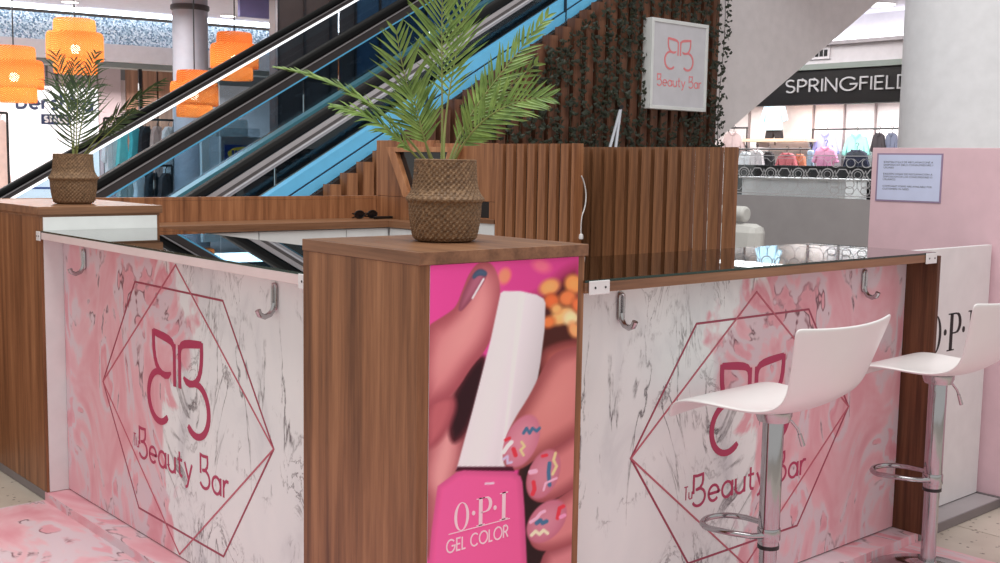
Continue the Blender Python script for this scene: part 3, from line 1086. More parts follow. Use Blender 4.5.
# ================================================================== bar stools
def make_stool(label, loc, rotz):
    t = thing('bar_stool', label, 'stool', loc, rotz, 'white shell bar stools at the counter')
    prof = [(.218, .735), (.212, .760), (.190, .782), (.14, .789), (.08, .784), (.01, .775), (-.06, .769), (-.115, .776), (-.16, .796),
            (-.196, .826), (-.224, .866), (-.245, .912), (-.260, .958), (-.272, 1.005), (-.281, 1.040), (-.286, 1.064)]
    wid = [.212, .222, .226, .226, .220, .212, .207, .206, .208, .212, .220, .230, .242, .256, .268, .266]
    nx = 14
    vs, fs = [], []
    m = len(prof)
    for i, ((y, z), w) in enumerate(zip(prof, wid)):
        s = i / (m - 1)
        for j in range(nx + 1):
            a = -1 + 2 * j / nx
            lift = .022 * a * a * math.exp(-((s - .45) / .2) ** 2) - .012 * a * a * math.exp(-(s / .12) ** 2)
            fwd = .040 * a * a * max(0, min(1, (s - .5) / .25))
            if i == m - 1:
                lift += .010 * a * a - .012
            vs.append((a * w, y + fwd, z + lift))
    for i in range(m - 1):
        for j in range(nx):
            a = i * (nx + 1) + j
            fs.append((a, a + 1, a + nx + 2, a + nx + 1))
    sh = MB().add(vs, fs).build('seat_shell', m_shell, t, smooth=True)
    so = sh.modifiers.new('thick', 'SOLIDIFY')
    so.thickness = .011
    so.offset = 0
    sb = sh.modifiers.new('round', 'SUBSURF')
    sb.levels = sb.render_levels = 2
    MB().lathe([(.03, .722), (.048, .726), (.055, .744), (.055, .757)], 0, -.02, 24).build('seat_mount', m_steel, t, smooth=True)
    MB().lathe([(.0315, .335), (.0325, .34), (.0325, .722), (.031, .726)], 0, -.02, 28).build('upper_tube', m_chrome, t, smooth=True)
    MB().lathe([(.0335, .325), (.0335, .336)], 0, -.02, 28).build('collar', m_black, t, smooth=True)
    MB().lathe([(.027, .03), (.027, .33)], 0, -.02, 28).build('lower_tube', m_chrome, t, smooth=True)
    MB().lathe([(.205, 0.002), (.207, .006), (.200, .014), (.12, .026), (.05, .034), (.034, .05), (.03, .06)], 0, -.02, 40).build('base_disc', m_chrome, t, smooth=True)
    loop = [(.03, -.02, .370), (.06, .0, .370), (.082, .06, .369), (.088, .12, .367)] + \
           [(.088 * math.cos(math.radians(g)), 1.0 * .135 + .07 * math.sin(math.radians(g)), .365) for g in range(10, 171, 16)] + \
           [(-.088, .12, .367), (-.082, .06, .369), (-.06, .0, .370), (-.03, -.02, .370)]
    MB().tube(loop, .0095, 10).build('foot_ring', m_chrome, t, smooth=True)
    MB().lathe([(.0345, .35), (.036, .355), (.036, .385), (.0345, .39)], 0, -.02, 28).build('ring_clamp', m_chrome, t, smooth=True)
    lv = [(.03, -.03, .735), (.06, -.045, .72), (.08, -.055, .695), (.088, -.06, .675)]
    h = MB().tube(lv, .0045, 8).build('height_lever', m_steel, t, smooth=True)
    MB().tube([(.087, -.0595, .678), (.1, -.066, .640)], [.0065, .0075], 8).build('lever_grip', m_steel, h, smooth=True)
    return t


make_stool('white shell bar stool nearer the corner pillar, in front of the emblem', (2.857, 1.985, 0.0022), math.radians(2.5))
make_stool('white shell bar stool cut by the right frame edge, before the white end panel', (3.858, 1.975, 0.0022), math.radians(2.5))


# ================================================================== potted palms
def leaflet_mesh(mb, base, direc, side_n, length, width, droop):
    """narrow blade with a slight droop"""
    d = direc.normalized()
    w = d.cross(side_n).normalized()
    pts = []
    for s, ww in ((0, .35), (.3, 1.0), (.65, .75), (1.0, .04)):
        c = base + d * (length * s) + Vector((0, 0, -1)) * (droop * length * s * s)
        pts.append((c, ww * width / 2))
    vs, fs = [], []
    for c, h in pts:
        vs += [c - w * h, c + side_n.normalized() * (-h * .35), c + w * h]
    for i in range(3):
        a = 3 * i
        fs += [(a, a + 1, a + 4, a + 3), (a + 1, a + 2, a + 5, a + 4)]
    mb.add(vs, fs)


def bez(P, t):
    P = [Vector(p) for p in P]
    while len(P) > 1:
        P = [a.lerp(b, t) for a, b in zip(P[:-1], P[1:])]
    return P[0]


def frond(parent, o, ctrl, n, L, start, ang, droop, mat, width=.011, roll=0.0, seed=1):
    rg = random.Random(seed)
    N = 24
    path = [bez(ctrl, i / N) for i in range(N + 1)]
    fb = MB(o)
    for i in range(n):
        t = start + (1 - start) * (i + .5) / n
        c = bez(ctrl, t)
        tg = (bez(ctrl, min(1, t + .02)) - bez(ctrl, t - .02)).normalized()
        look = (c - CAM).normalized()
        nrm = (-look + Vector((0, 0, .5)) - tg * (-look + Vector((0, 0, .5))).dot(tg)).normalized()
        nrm = Matrix.Rotation(roll, 3, tg) @ nrm
        sd_ = tg.cross(nrm).normalized()
        u = (t - start) / (1 - start)
        ll = L * (0.55 + 1.3 * u * (1 - u) * 1.4) * (1 - .45 * u ** 3) * rg.uniform(.88, 1.1)
        for s in (-1, 1):
            a = math.radians(ang * (1.15 - .55 * u) + rg.uniform(-6, 6))
            d = tg * math.cos(a) + sd_ * (s * math.sin(a)) + nrm * rg.uniform(.0, .35)
            leaflet_mesh(fb, c, d, nrm, ll, width * rg.uniform(.8, 1.15), droop * rg.uniform(.6, 1.4))
    f = fb.build('frond', mat, parent)
    rad = [max(.0012, .0042 * (1 - .8 * i / N)) for i in range(N + 1)]
    MB(o).tube(path, rad, 6).build('frond_stem', m_stem, f, smooth=True)
    return f


def weave_mat():
    k = NT('seagrass_weave')
    v = k.mapping()
    n = k.noise(v, 90, 4, .7)
    n2 = k.noise(k.mapping((1, 1, 3)), 35, 3)
    c = k.ramp(n, [(.3, lin((84, 60, 40))), (.5, lin((128, 96, 68))), (.72, lin((168, 132, 98)))])
    c = k.mix(k.math('MULTIPLY', n2, .35), c, lin((92, 70, 52)))
    k.l(c, k.b.inputs['Base Color'])
    k.b.inputs['Roughness'].default_value = .6
    k.bump(n, .3, .004)
    return k.m


m_weave = weave_mat()


def basket(parent, R=1.0):
    H = .222
    outer = [(.070, 0.0), (.080, .003), (.088, .012), (.092, .03), (.096, .055), (.0985, .08), (.0995, .10), (.1015, .108), (.107, .114), (.1075, .118), (.104, .123), (.097, .132),
             (.091, .145), (.088, .16), (.086, .18), (.085, .20), (.0845, .216), (.0845, .222)]
    # resample finely so the weave can be raised
    prof = []
    for a, b in zip(outer[:-1], outer[1:]):
        n = max(1, int(round(math.dist(a, b) / .0042)))
        for i in range(n):
            prof.append((a[0] + (b[0] - a[0]) * i / n, a[1] + (b[1] - a[1]) * i / n))
    prof.append(outer[-1])
    m = len(prof)

    def weave(i, j):
        if i < 3 or i > m - 2:
            return 0
        return .0019 if ((j // 2 + i // 2) % 2) else -.0006
    b = MB().lathe(prof, 0, 0, 144, weave)
    ob_ = b.build('basket', m_weave, parent)
    MB().lathe([(.0855, .219), (.0865, .2235), (.083, .2255), (.0785, .222), (.079, .205), (.0, .204)], 0, 0, 48).build('basket_rim', m_weave, ob_, smooth=True)
    MB().lathe([(.078, .206), (.05, .211), (.0, .213)], 0, 0, 24).build('soil', plain('soil_dark', (52, 40, 32), .9), parent)
    return ob_


bpos = Vector((1.935, 2.43, 1.2805))
bp = thing('potted_palm', 'large bright green palm in a woven basket on the corner pillar', 'plant', bpos, 0, 'palms in woven baskets')
basket(bp)
D0 = (bpos - CAM).dot(fw)


def P3(x, y, dd=0.0):
    return pD(x, y, D0 + dd)


fr = [  # control points, leaflets per side, length, start, angle, droop
    ([P3(441, 170), P3(444, 120, .02), P3(440, 60, .03), P3(443, -30, .0)], 20, .17, .50, 42, .12, 0),
    ([P3(437, 170), P3(424, 140, -.03), P3(408, 105, -.06), P3(396, 30, -.08)], 17, .15, .32, 46, .10, 0),
    ([P3(432, 170), P3(398, 118, -.02), P3(345, 78, -.04), P3(276, 68, -.06)], 40, .062, .22, 17, .12, .7),
    ([P3(430, 172), P3(402, 140, -.08), P3(376, 112, -.12), P3(334, 106, -.16)], 26, .085, .22, 25, .30, .5),
    ([P3(447, 170), P3(460, 120, .03), P3(486, 92, .05), P3(548, 15, .07)], 24, .105, .34, 38, .10, 0),
    ([P3(450, 172), P3(462, 138, -.05), P3(490, 98, -.08), P3(550, 97, -.10)], 22, .13, .28, 46, .06, 0),
    ([P3(450, 170), P3(455, 145, .04), P3(470, 118, .08), P3(538, 62, .10)], 18, .115, .30, 45, .12, .5),
    ([P3(444, 170), P3(442, 120, .10), P3(452, 70, .14), P3(470, -10, .16)], 15, .15, .45, 40, .12, -.3),
    ([P3(434, 172), P3(428, 150, -.05), P3(420, 130, -.06), P3(412, 85, -.05)], 15, .12, .42, 44, .1, .2),
]
for i, (ct, n, L, st, ag, dr, rl) in enumerate(fr):
    frond(bp, bpos, ct, n, L, st, ag, dr, m_leaf, .0092, rl, 10 + i)

spos = Vector((1.915, 5.11, 1.2805))
sp = thing('potted_palm', 'darker palm in a woven basket on the left end cabinet', 'plant', spos, 0, 'palms in woven baskets')
basket(sp)
D0 = (spos - CAM).dot(fw)
fr = [
    ([P3(73, 160), P3(73, 130), P3(66, 100), P3(56, 54)], 17, .17, .34, 40, .40, 0),
    ([P3(76, 160), P3(80, 130), P3(86, 95, .1), P3(96, 52, .1)], 17, .16, .36, 40, .40, 0),
    ([P3(80, 160), P3(96, 138, -.02), P3(118, 108, -.05), P3(164, 80, -.08)], 22, .13, .32, 28, .22, .8),
    ([P3(74, 160), P3(73, 130, .08), P3(76, 100, .1), P3(74, 60, .1)], 15, .15, .40, 38, .35, .4),
    ([P3(82, 160), P3(100, 140, -.1), P3(120, 122, -.12), P3(134, 110, -.14)], 12, .08, .4, 30, .2, .4),
    ([P3(76, 160), P3(76, 145, -.1), P3(77, 120, -.1), P3(78, 84, -.1)], 16, .19, .18, 58, -.30, 0),
]
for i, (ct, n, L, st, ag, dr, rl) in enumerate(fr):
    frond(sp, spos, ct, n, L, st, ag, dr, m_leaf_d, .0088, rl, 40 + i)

# ================================================================== small things in the kiosk
gl_ = thing('sunglasses', 'folded dark sunglasses lying on the back counter', 'glasses', pY(366, 215.5, 5.6) * 1.0)
q = pZ(366, 217, 1.1455)
gl_.location = (pY(366, 214, 5.66).x, 5.66, 1.1455)
gl_.scale = (1.35, 1.35, 1.35)
for s in (-1, 1):
    ln = [(s * .035 + .026 * math.cos(a * PI / 8), 0, .019 + .017 * math.sin(a * PI / 8)) for a in range(16)]
    MB().tube(ln, .003, 6, closed=True).build('lens_rim', m_black, gl_, smooth=True)
    MB().prism_xz([(p[0], p[2]) for p in ln], -.001, .001).build('lens', plain('dark_lens', (28, 24, 26), .1), gl_)
    MB().tube([(s * .062, 0, .024), (s * .06, .02, .022), (-s * .01, .035 + .006 * s, .010), (-s * .05, .03 + .006 * s, .003)], .003, 6).build('temple_arm', m_black, gl_, smooth=True)
MB().tube([(-.010, 0, .022), (0, 0, .026), (.010, 0, .022)], .003, 6).build('bridge', m_black, gl_, smooth=True)
pn = tag(MB().tube([(0, 0, .009), (.15, .012, .009)], [.009, .008], 8).build('pen', m_black, None, smooth=True), 'black pen lying right of the sunglasses on the back counter', 'pen')
q = pY(374, 216, 5.58)
pn.location = (q.x, 5.58, 1.1455)

yc_ = yR - .0095
cbq = [pY(581.5, 176, yc_), pY(586.5, 186, yc_), pY(588, 202, yc_), pY(582.5, 214, yc_), pY(580.5, 222, yc_), pY(581, 236, yc_)]
cb = thing('power_cable', 'white cable with plug hanging at the ribbed partition end', 'cable', cbq[-1])
MB(cbq[-1]).tube([bez(cbq[:4], i / 10) for i in range(11)], .0035, 6).build('cord', m_bracket, cb, smooth=True)
MB(cbq[-1]).tube([bez(cbq[3:], i / 6) for i in range(7)], .0030, 6).build('cord', m_bracket, cb, smooth=True)
MB().lathe([(.004, .012), (.010, .008), (.013, -.004), (.012, -.016)], 0, 0, 14).build('plug', m_bracket, cb, smooth=True)

# reclining pedicure chair behind the slatted screen
m_leather = plain('cream_leather', (206, 203, 200), .45)
ch = thing('salon_chair', 'pale grey padded salon chair with round headrest beyond the slatted screen', 'chair', (4.86, 3.955, 0.0405), -PI / 2)
MB().lathe([(.30, 0), (.30, .03), (.08, .06), (.06, .3)], 0, 0, 28).build('base', m_steel, ch, smooth=True)
MB().box(-.30, .30, -.32, .28, .36, .52).build('seat', m_leather, ch, bevel=.05)
q = MB()
q.add([(-.27, .20, .50), (.27, .20, .50), (.27, .34, .50), (-.27, .34, .50), (-.24, .30, 1.14), (.24, .30, 1.14), (.24, .42, 1.14), (-.24, .42, 1.14)],
      [(0, 3, 2, 1), (4, 5, 6, 7), (0, 1, 5, 4), (1, 2, 6, 5), (2, 3, 7, 6), (3, 0, 4, 7)])
q.build('backrest', m_leather, ch, bevel=.05)
MB().tube([(-.13, .36, 1.19), (.13, .36, 1.19)], .046, 18).build('headrest', m_leather, ch, smooth=True, bevel=.015)
for s in (-1, 1):
    MB().box(s * .34 - .05, s * .34 + .05, -.28, .22, .58, .68).build('armrest', m_leather, ch, bevel=.03)

# ================================================================== escalators (30 degrees along x)
T30 = math.tan(math.radians(30))


def incl(mb, X0, X1, y0, y1, c0, c1):
    """bar of constant section climbing along x; c is the height at x = 0 relative to the eye"""
    return mb.prism_xz([(X0, EYE + c0 + X0 * T30), (X1, EYE + c0 + X1 * T30), (X1, EYE + c1 + X1 * T30), (X0, EYE + c1 + X0 * T30)], y0, y1)


m_rubber = plain('handrail_rubber', (20, 18, 19), .6, spec=.25)
m_profile_d = plain('anodised_dark_profile', (98, 88, 88), .4, .5)
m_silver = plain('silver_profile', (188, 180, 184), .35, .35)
m_groove = plain('profile_groove', (92, 84, 84), .5)
m_blue = plain('led_glow_blue_deck', (112, 200, 248), .35)  # blue LED glow put into the base colour, not emitted
m_blue_d = plain('deck_joint', (24, 40, 58), .5)
m_teal = plain('teal_skirt_panel', (92, 150, 168), .3, .2)
m_dark_skirt = plain('black_inner_skirt', (20, 21, 25), .3)
m_step = plain('step_metal', (42, 42, 46), .45, .4)
m_led = plain('led_strip', (255, 255, 255), .5, emit=(250, 252, 255), estr=1.0, var=0)
m_fascia = plain('white_truss_fascia', (236, 228, 231), .7)
oes = (5.0, 7.0, 0)
es = thing('escalator', 'near escalator with silver rail profile and blue LED glow coloured onto its outer deck', 'escalator', oes)
XA, XB = 2.6, 14.0
incl(MB(oes), XA, XB, 6.96, 7.06, -2.285, -2.205).build('handrail', m_rubber, es, bevel=.02)
pf = incl(MB(oes), XA, XB, 6.965, 7.055, -2.385, -2.285).build('rail_profile', m_silver, es)
incl(MB(oes), XA, XB, 6.960, 6.965, -2.345, -2.322).build('groove', m_groove, pf)
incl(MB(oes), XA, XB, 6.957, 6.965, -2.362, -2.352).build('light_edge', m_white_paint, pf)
# glass balustrade in separate sheets
gx0 = XA
while gx0 < XB:
    g1 = min(gx0 + 1.45, XB)
    incl(MB(oes), gx0 + .006, g1 - .006, 7.004, 7.016, -2.62, -2.385).build('glass_sheet', m_bal_glass, es)
    gx0 = g1
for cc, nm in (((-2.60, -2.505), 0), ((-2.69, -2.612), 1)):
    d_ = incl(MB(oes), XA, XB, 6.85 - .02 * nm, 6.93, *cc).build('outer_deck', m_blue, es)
incl(MB(oes), XA, XB, 6.845, 6.93, -2.613, -2.599).build('deck_joint', m_blue_d, es)
incl(MB(oes), XA, XB, 6.93, 7.0, -2.75, -2.52).build('deck_core', m_dark_skirt, es)
x = XA + 1.2
while x < XB:
    incl(MB(oes), x, x + .012, 6.826, 6.85, -2.689, -2.506).build('deck_joint', m_blue_d, es)
    x += 1.45
incl(MB(oes), XA, XB, 7.04, 7.08, -3.4, -2.62).build('inner_skirt', m_dark_skirt, es)
incl(MB(oes), XA, XB, 8.96, 9.04, -2.335, -2.25).build('handrail', m_rubber, es, bevel=.02)
incl(MB(oes), XA, XB, 8.965, 9.035, -2.425, -2.335).build('rail_profile', m_profile_d, es)
incl(MB(oes), XA, XB, 8.955, 8.965, -2.350, -2.338).build('light_edge', m_silver, es)  # thin silver line painted in as the rail's highlight
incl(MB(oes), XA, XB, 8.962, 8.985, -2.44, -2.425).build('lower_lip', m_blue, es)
gx0 = XA
while gx0 < XB:
    g1 = min(gx0 + 1.45, XB)
    incl(MB(oes), gx0 + .006, g1 - .006, 8.995, 9.007, -2.76, -2.44).build('glass_sheet', m_bal_glass, es)
    gx0 = g1
sk = incl(MB(oes), XA, XB, 8.88, 9.0, -2.88, -2.75).build('skirt_panel', m_teal, es)
incl(MB(oes), XA, XB, 8.876, 8.882, -2.80, -2.785).build('groove', m_blue_d, sk)
incl(MB(oes), XA, XB, 8.90, 8.98, -3.4, -2.88).build('inner_skirt', m_dark_skirt, es)
st_me = MB().box(0, .38, 0, 1.8, 0, .22).mesh('step', m_step)
for i in range(26):
    x = 3.6 + i * .38
    inst('step', st_me, es, (x - oes[0], 7.09 - oes[1], EYE - 3.35 + x * T30), None)
# white plaster side of the truss, beyond the wood cladding
incl(MB(oes), 3.0, 14.5, 6.90, 9.0, -4.85, -4.80).build('underside', m_fascia, es)
fsc = MB(oes)
fsc.prism_xz([(3.6, 0.0), (6.0, 0.0), (7.2, EYE - 4.85 + 7.2 * T30), (14.5, EYE - 4.85 + 14.5 * T30), (14.5, EYE - 2.70 + 14.5 * T30), (3.6, EYE - 2.70 + 3.6 * T30)], 6.86, 6.925)
fsc.build('side_fascia', m_fascia, es)

oe2 = (5.0, 10.0, 0)
e2 = thing('escalator', 'far escalator with white light strip glowing along its upper rail', 'escalator', oe2)
incl(MB(oe2), XA, XB, 9.20, 9.28, -2.38, -2.30).build('handrail', m_rubber, e2, bevel=.02)
incl(MB(oe2), XA, XB, 9.205, 9.275, -2.47, -2.38).build('rail_profile', m_profile_d, e2)
incl(MB(oe2), XA, XB, 10.60, 10.68, -2.305, -2.235).build('handrail', m_rubber, e2, bevel=.02)
incl(MB(oe2), XA, XB, 10.61, 10.67, -2.36, -2.305).build('rail_profile', m_profile_d, e2)
incl(MB(oe2), XA, XB, 10.60, 10.61, -2.318, -2.308).build('light_edge', m_silver, e2)  # highlight along this rail, drawn as a silver line
incl(MB(oe2), XA, XB, 10.602, 10.625, -2.385, -2.362).build('light_strip', m_led, e2)
gx0 = XA
while gx0 < XB:
    g1 = min(gx0 + 1.45, XB)
    incl(MB(oe2), gx0 + .006, g1 - .006, 10.634, 10.646, -3.25, -2.385).build('glass_sheet', m_bal_glass, e2)
    gx0 = g1
incl(MB(oe2), XA, XB, 9.2, 9.28, -3.4, -2.9).build('inner_skirt', m_dark_skirt, e2)
incl(MB(oe2), XA, XB, 10.58, 10.70, -3.7, -3.25).build('inner_skirt', m_dark_skirt, e2)
st2 = MB().box(0, .38, 0, 1.28, 0, .22).mesh('step', m_step)
for i in range(26):
    x = 3.6 + i * .38
    inst('step', st2, e2, (x - oe2[0], 9.29 - oe2[1], EYE - 3.55 + x * T30), None)
incl(MB(oe2), 3.0, 14.5, 9.2, 10.7, -3.8, -3.7).build('underside', m_fascia, e2)

# ================================================================== ivy-hung slat cladding below the escalator
YW = 6.70
cw_loc = (6.4, 6.75, 0)
cw = thing('slat_cladding', 'dark walnut slat cladding stepping up under the blue escalator deck, hung with ivy', 'wall cladding', cw_loc)
bk = MB(cw_loc)
XL, XR = 4.12, 8.62
bk.prism_xz([(XL, 0), (XR, 0), (XR, EYE - 2.70 + XR * T30), (XL, EYE - 2.70 + XL * T30)], YW + .09, YW + .13)
bk.build('backing_board', m_backing, cw)
pw = .140
ns = int((XR - XL) / pw)
for i in range(ns):
    x = XL + i * pw + .045
    zt_ = EYE - 2.715 + (x + .095) * T30
    MB((x, YW, 0)).box(x, x + .092, YW, YW + .09, 0, zt_).build('slat', m_wood_dark if i > 5 else m_wood_red, cw, (x - cw_loc[0], YW - cw_loc[1], 0))

sgn = [pY(653.4, 17.8, 6.46), pY(709, 24.6, 6.46), pY(705, 111.5, 6.46), pY(648.5, 108.6, 6.46)]
SK = 6.60 / 6.46
sx0, sx1, sz0, sz1 = 7.372 * SK, 8.136 * SK, 1.5 + .483 * SK, 1.5 + 1.252 * SK
lb = thing('lightbox_sign', 'white framed box sign with pink double-B emblem on the ivy cladding', 'sign', ((sx0 + sx1) / 2, 6.58, sz0))
ol = ((sx0 + sx1) / 2, 6.58, sz0)
MB(ol).box(sx0, sx1, 6.61, 6.70, sz0, sz1).build('case', m_white, lb, bevel=.004)
fwid = .032
for a in ((sx0, sx1, sz0, sz0 + fwid), (sx0, sx1, sz1 - fwid, sz1), (sx0, sx0 + fwid, sz0 + fwid, sz1 - fwid), (sx1 - fwid, sx1, sz0 + fwid, sz1 - fwid)):
    MB(ol).box(a[0], a[1], 6.595, 6.61, a[2], a[3]).build('frame_strip', m_white, lb, bevel=.002)
fcx = MB(ol).box(sx0 + fwid, sx1 - fwid, 6.606, 6.6105, sz0 + fwid, sz1 - fwid).build('face_panel', plain('sign_face', (212, 208, 216), .12), lb)
m_coral = plain('coral_print', (236, 132, 138), .3)
emblem(m_coral, fcx, 7.75 * SK, 2.405, .80, .017, 6.6048, 6.6058, (ol[0], ol[1], 0), (0, 0, -ol[2]))
write('printed_letter', m_coral, fcx, '#eauty #ar', 7.47 * SK, 1.5 + .685 * SK, .10, .011, 6.6048, 6.6058, gap=.16, width=.61, o=(ol[0], ol[1], 0), loc=(0, 0, -ol[2]))

m_alu = plain('white_aluminium', (206, 208, 218), .35, .3)
es_loc = pY(606, 165, 6.3)
ea = thing('folded_easel', 'folded pale metal easel leaning between ivy cladding and slatted screen', 'easel', (es_loc.x, 6.3, 0))
oa = (es_loc.x, 6.3, 0)
tp = pY(620.5, 109, 6.45)
for bx_ in (606.5, 614):
    b_ = pY(bx_, 160, 6.25)
    d_ = (b_ - tp)
    t_ = (-tp.z) / d_.z
    MB(oa).tube([tp, tp + d_ * t_], .013, 8).build('leg', m_alu, ea, smooth=True)
MB(oa).tube([tp + Vector((-.02, 0, .0)), tp + Vector((.02, 0, .02))], .018, 8).build('hinge', m_black, ea, smooth=True)

# ivy strands: each strand hangs from the cladding edge
ivy_poly = [(0, 0), (.4, -.15), (1, .05), (.75, .45), (.8, .8), (.35, .75), (0, 1.15), (-.35, .75), (-.8, .8), (-.75, .45), (-1, .05), (-.4, -.15)]


def ivy(x, ztop, zbot, dens, k, label):
    rg = random.Random(100 + k)
    side = 'left of' if x < 7.37 else ('around' if x < 8.2 else 'right of')
    loc = (x, YW - .02, zbot)
    t = thing('ivy_strand', label, 'ivy', loc, 0, 'ivy strands on the slat cladding')
    pts = []
    n = 14
    for i in range(n + 1):
        s = i / n
        pts.append((.03 * math.sin(7 * s + k), -.006 + .004 * math.sin(5 * s + k), (ztop - zbot) * s))
    MB().tube(pts, .003, 5).build('stem', m_ivy_stem, t)
    lf = MB()
    cnt = int((ztop - zbot) * dens)
    for i in range(cnt):
        s = rg.random()
        z = (ztop - zbot) * s
        cx = .03 * math.sin(7 * s + k) + rg.gauss(0, .034)
        cy = -.012 - rg.random() * .03
        sz = rg.uniform(.016, .032)
        ang = rg.uniform(PI - .8, PI + .8)
        tl, tw = rg.uniform(-.5, .5), rg.uniform(-.6, .6)
        R_ = Matrix.Rotation(ang, 3, 'Y') @ Matrix.Rotation(tl, 3, 'X') @ Matrix.Rotation(tw, 3, 'Z')
        vs = [Vector((cx, cy - .004, z))] + [Vector((cx, cy, z)) + R_ @ Vector((p[0] * sz, 0, (p[1] - .4) * sz)) for p in ivy_poly]
        lf.add(vs, [(0, 1 + j, 1 + (j + 1) % 12) for j in range(12)])
    lf.build('leaves', m_ivy, t)


ORD = ['first', 'second', 'third', 'fourth', 'fifth', 'sixth', 'seventh', 'eighth', 'ninth', 'tenth', 'eleventh', 'twelfth', 'thirteenth', 'fourteenth', 'fifteenth', 'sixteenth']
kk = 0
for i in range(15):                       # counted leftwards from the sign
    x = sx0 - .06 - i * .142
    zt_ = min(EYE - 2.72 + x * T30, 3.4)
    ivy(x, zt_, 1.35, 105 if i < 10 else 60, kk, 'dark ivy strand on the slat cladding, %s to the left of the box sign' % ORD[i])
    kk += 1
for i in range(5):
    x = sx0 + .08 + i * .15
    ivy(x, 3.4, sz1 + .03, 95, kk, 'short ivy strand above the box sign, %s from its left edge' % ORD[i])
    kk += 1
    ivy(x + .02, sz0 - .04, 1.35, 80, kk, 'short ivy strand below the box sign, %s from its left edge' % ORD[i])
    kk += 1
for i, x in enumerate((8.23, 8.37, 8.50, 8.62)):
    ivy(x, 3.4, 1.45, 95, kk, 'dark ivy strand on the slat cladding, %s to the right of the box sign' % ORD[i])
    kk += 1

# ================================================================== dark glazed lift tower behind the escalators
ot = (9.5, 12.1, 0)
tw = thing('lift_tower', 'dark brown and navy glazed tower behind the escalators', 'tower', ot)
xt0 = pY(278, 100, 12.0).x
m_twr = plain('tower_brown_panel', (98, 84, 84), .5)
m_navy = plain('tower_navy_glass', (84, 108, 138), .18, spec=.6)
m_navy2 = plain('tower_blue_glass', (104, 146, 212), .18, spec=.6)
m_mull = plain('tower_mullion', (84, 78, 82), .4, .4)
MB(ot).box(xt0, xt0 + 15 * .37, 12.06, 12.2, 0, 7).build('core', m_twr, tw)
wp = .37
pm = {}
for i in range(15):
    x0 = xt0 + i * wp
    mm = m_twr if i < 3 else (m_navy2 if i in (6, 7, 9, 12) else m_navy)
    for (z0, z1) in ((0, 2.45), (2.46, 4.2), (4.21, 7)):
        key = (mm.name, z0)
        if key not in pm:
            pm[key] = MB().box(0, wp - .03, -.03, .03, z0, z1).mesh('facade_panel', mm)
        inst('facade_panel', pm[key], tw, (x0 + .015 - ot[0], 12.03 - ot[1], 0))
mu = MB().box(-.014, .014, -.05, 0, 0, 7).mesh('mullion', m_mull)
for i in range(0, 16):
    inst('mullion', mu, tw, (xt0 + i * wp - ot[0], 12.03 - ot[1], 0))

# ================================================================== fashion shop on the left
FA = math.radians(-9)
F0 = pD(100, 150, 18.0)
F0 = Vector((F0.x, F0.y, 0))
fdx, fdy = Vector((math.cos(FA), math.sin(FA), 0)), Vector((-math.sin(FA), math.cos(FA), 0))


def fac(x, y, off=0.0):
    """picture point on the facade plane moved back by off -> local (x, z)"""
    d = ray(x, y)
    P0 = F0 + fdy * off
    t = (P0 - CAM).dot(fdy) / d.dot(fdy)
    q = CAM + d * t - F0
    return q.dot(fdx), (CAM + d * t).z


def frt(x0, y0, x1, y1, off=0.0):
    a, z1 = fac(x0, y0, off)
    b, z0 = fac(x1, y1, off)
    return a, b, z0, z1


k = NT('mosaic_frieze')
vo = k.n('ShaderNodeTexVoronoi')
vo.inputs['Scale'].default_value = 42
k.l(k.mapping(), vo.inputs['Vector'])
sepc = k.n('ShaderNodeSeparateColor')
k.l(vo.outputs['Color'], sepc.inputs[0])
k.l(k.ramp(sepc.outputs[0], [(.1, lin((96, 124, 146))), (.45, lin((172, 196, 212))), (.9, lin((236, 244, 250)))]), k.b.inputs['Base Color'])
k.b.inputs['Roughness'].default_value = .5
k.bump(vo.outputs['Distance'], .5, .03)
m_mosaic = k.m
sf = thing('storefront', 'fashion shop front with pale mosaic frieze and lit cove, far left', 'shop front', F0, FA)
zt0 = fac(60, 14)[1]
zf0 = fac(60, 41)[1]
zb0 = fac(60, 59)[1]
zg0 = fac(60, 64.5)[1]
MB().box(-6, 7, 0, .3, zf0, zt0).build('mosaic_frieze', m_mosaic, sf)
MB().box(-6, 7, -.12, .3, zb0, zf0 - .002).build('white_beam', m_mall_white, sf)
MB().box(-6, 7, -.05, .3, zg0, zb0 - .002).build('green_strip', plain('sage_strip', (128, 134, 132), .5), sf)
MB().box(-6, 7, -.22, -.14, zt0 + .03, zt0 + .095).build('cove_light', plain('cove_light', (255, 255, 255), .5, emit=(228, 242, 255), estr=4.5, var=0), sf)
iw = struct('wall_left', MB().box(-6, 7, 3.0, 3.1, 0, zg0), plain('shop_interior_wall', (200, 186, 186), .6))
iw.location = F0
iw.rotation_euler.z = FA
m_shop_wood = wood('shop_wood_panel', ((118, 84, 68), (146, 106, 86), (168, 128, 104)), 'z', .5, 9)
a, b, z0, z1 = frt(125, 66, 173, 122, 2.9)
for i in range(3):
    w_ = (b - a) / 3
    MB().box(a + i * w_ + .02, a + (i + 1) * w_ - .02, 2.86, 2.99, .0, z1).build('wood_panel', m_shop_wood, sf)
a, b, z0, z1 = frt(20, 60, 122, 90, 2.9)
for i in range(4):
    w_ = (b - a) / 4
    MB().box(a + i * w_ + .02, a + (i + 1) * w_ - .02, 2.9, 2.99, 0, z1 + .3).build('wall_panel', plain('mauve_panel', (168, 148, 150), .5), sf)
for px_ in (56.5, 89, 140):
    a = fac(px_, 70)[0]
    MB().box(a - .025, a + .025, -.02, .05, 0, zg0).build('glazing_post', m_black, sf)
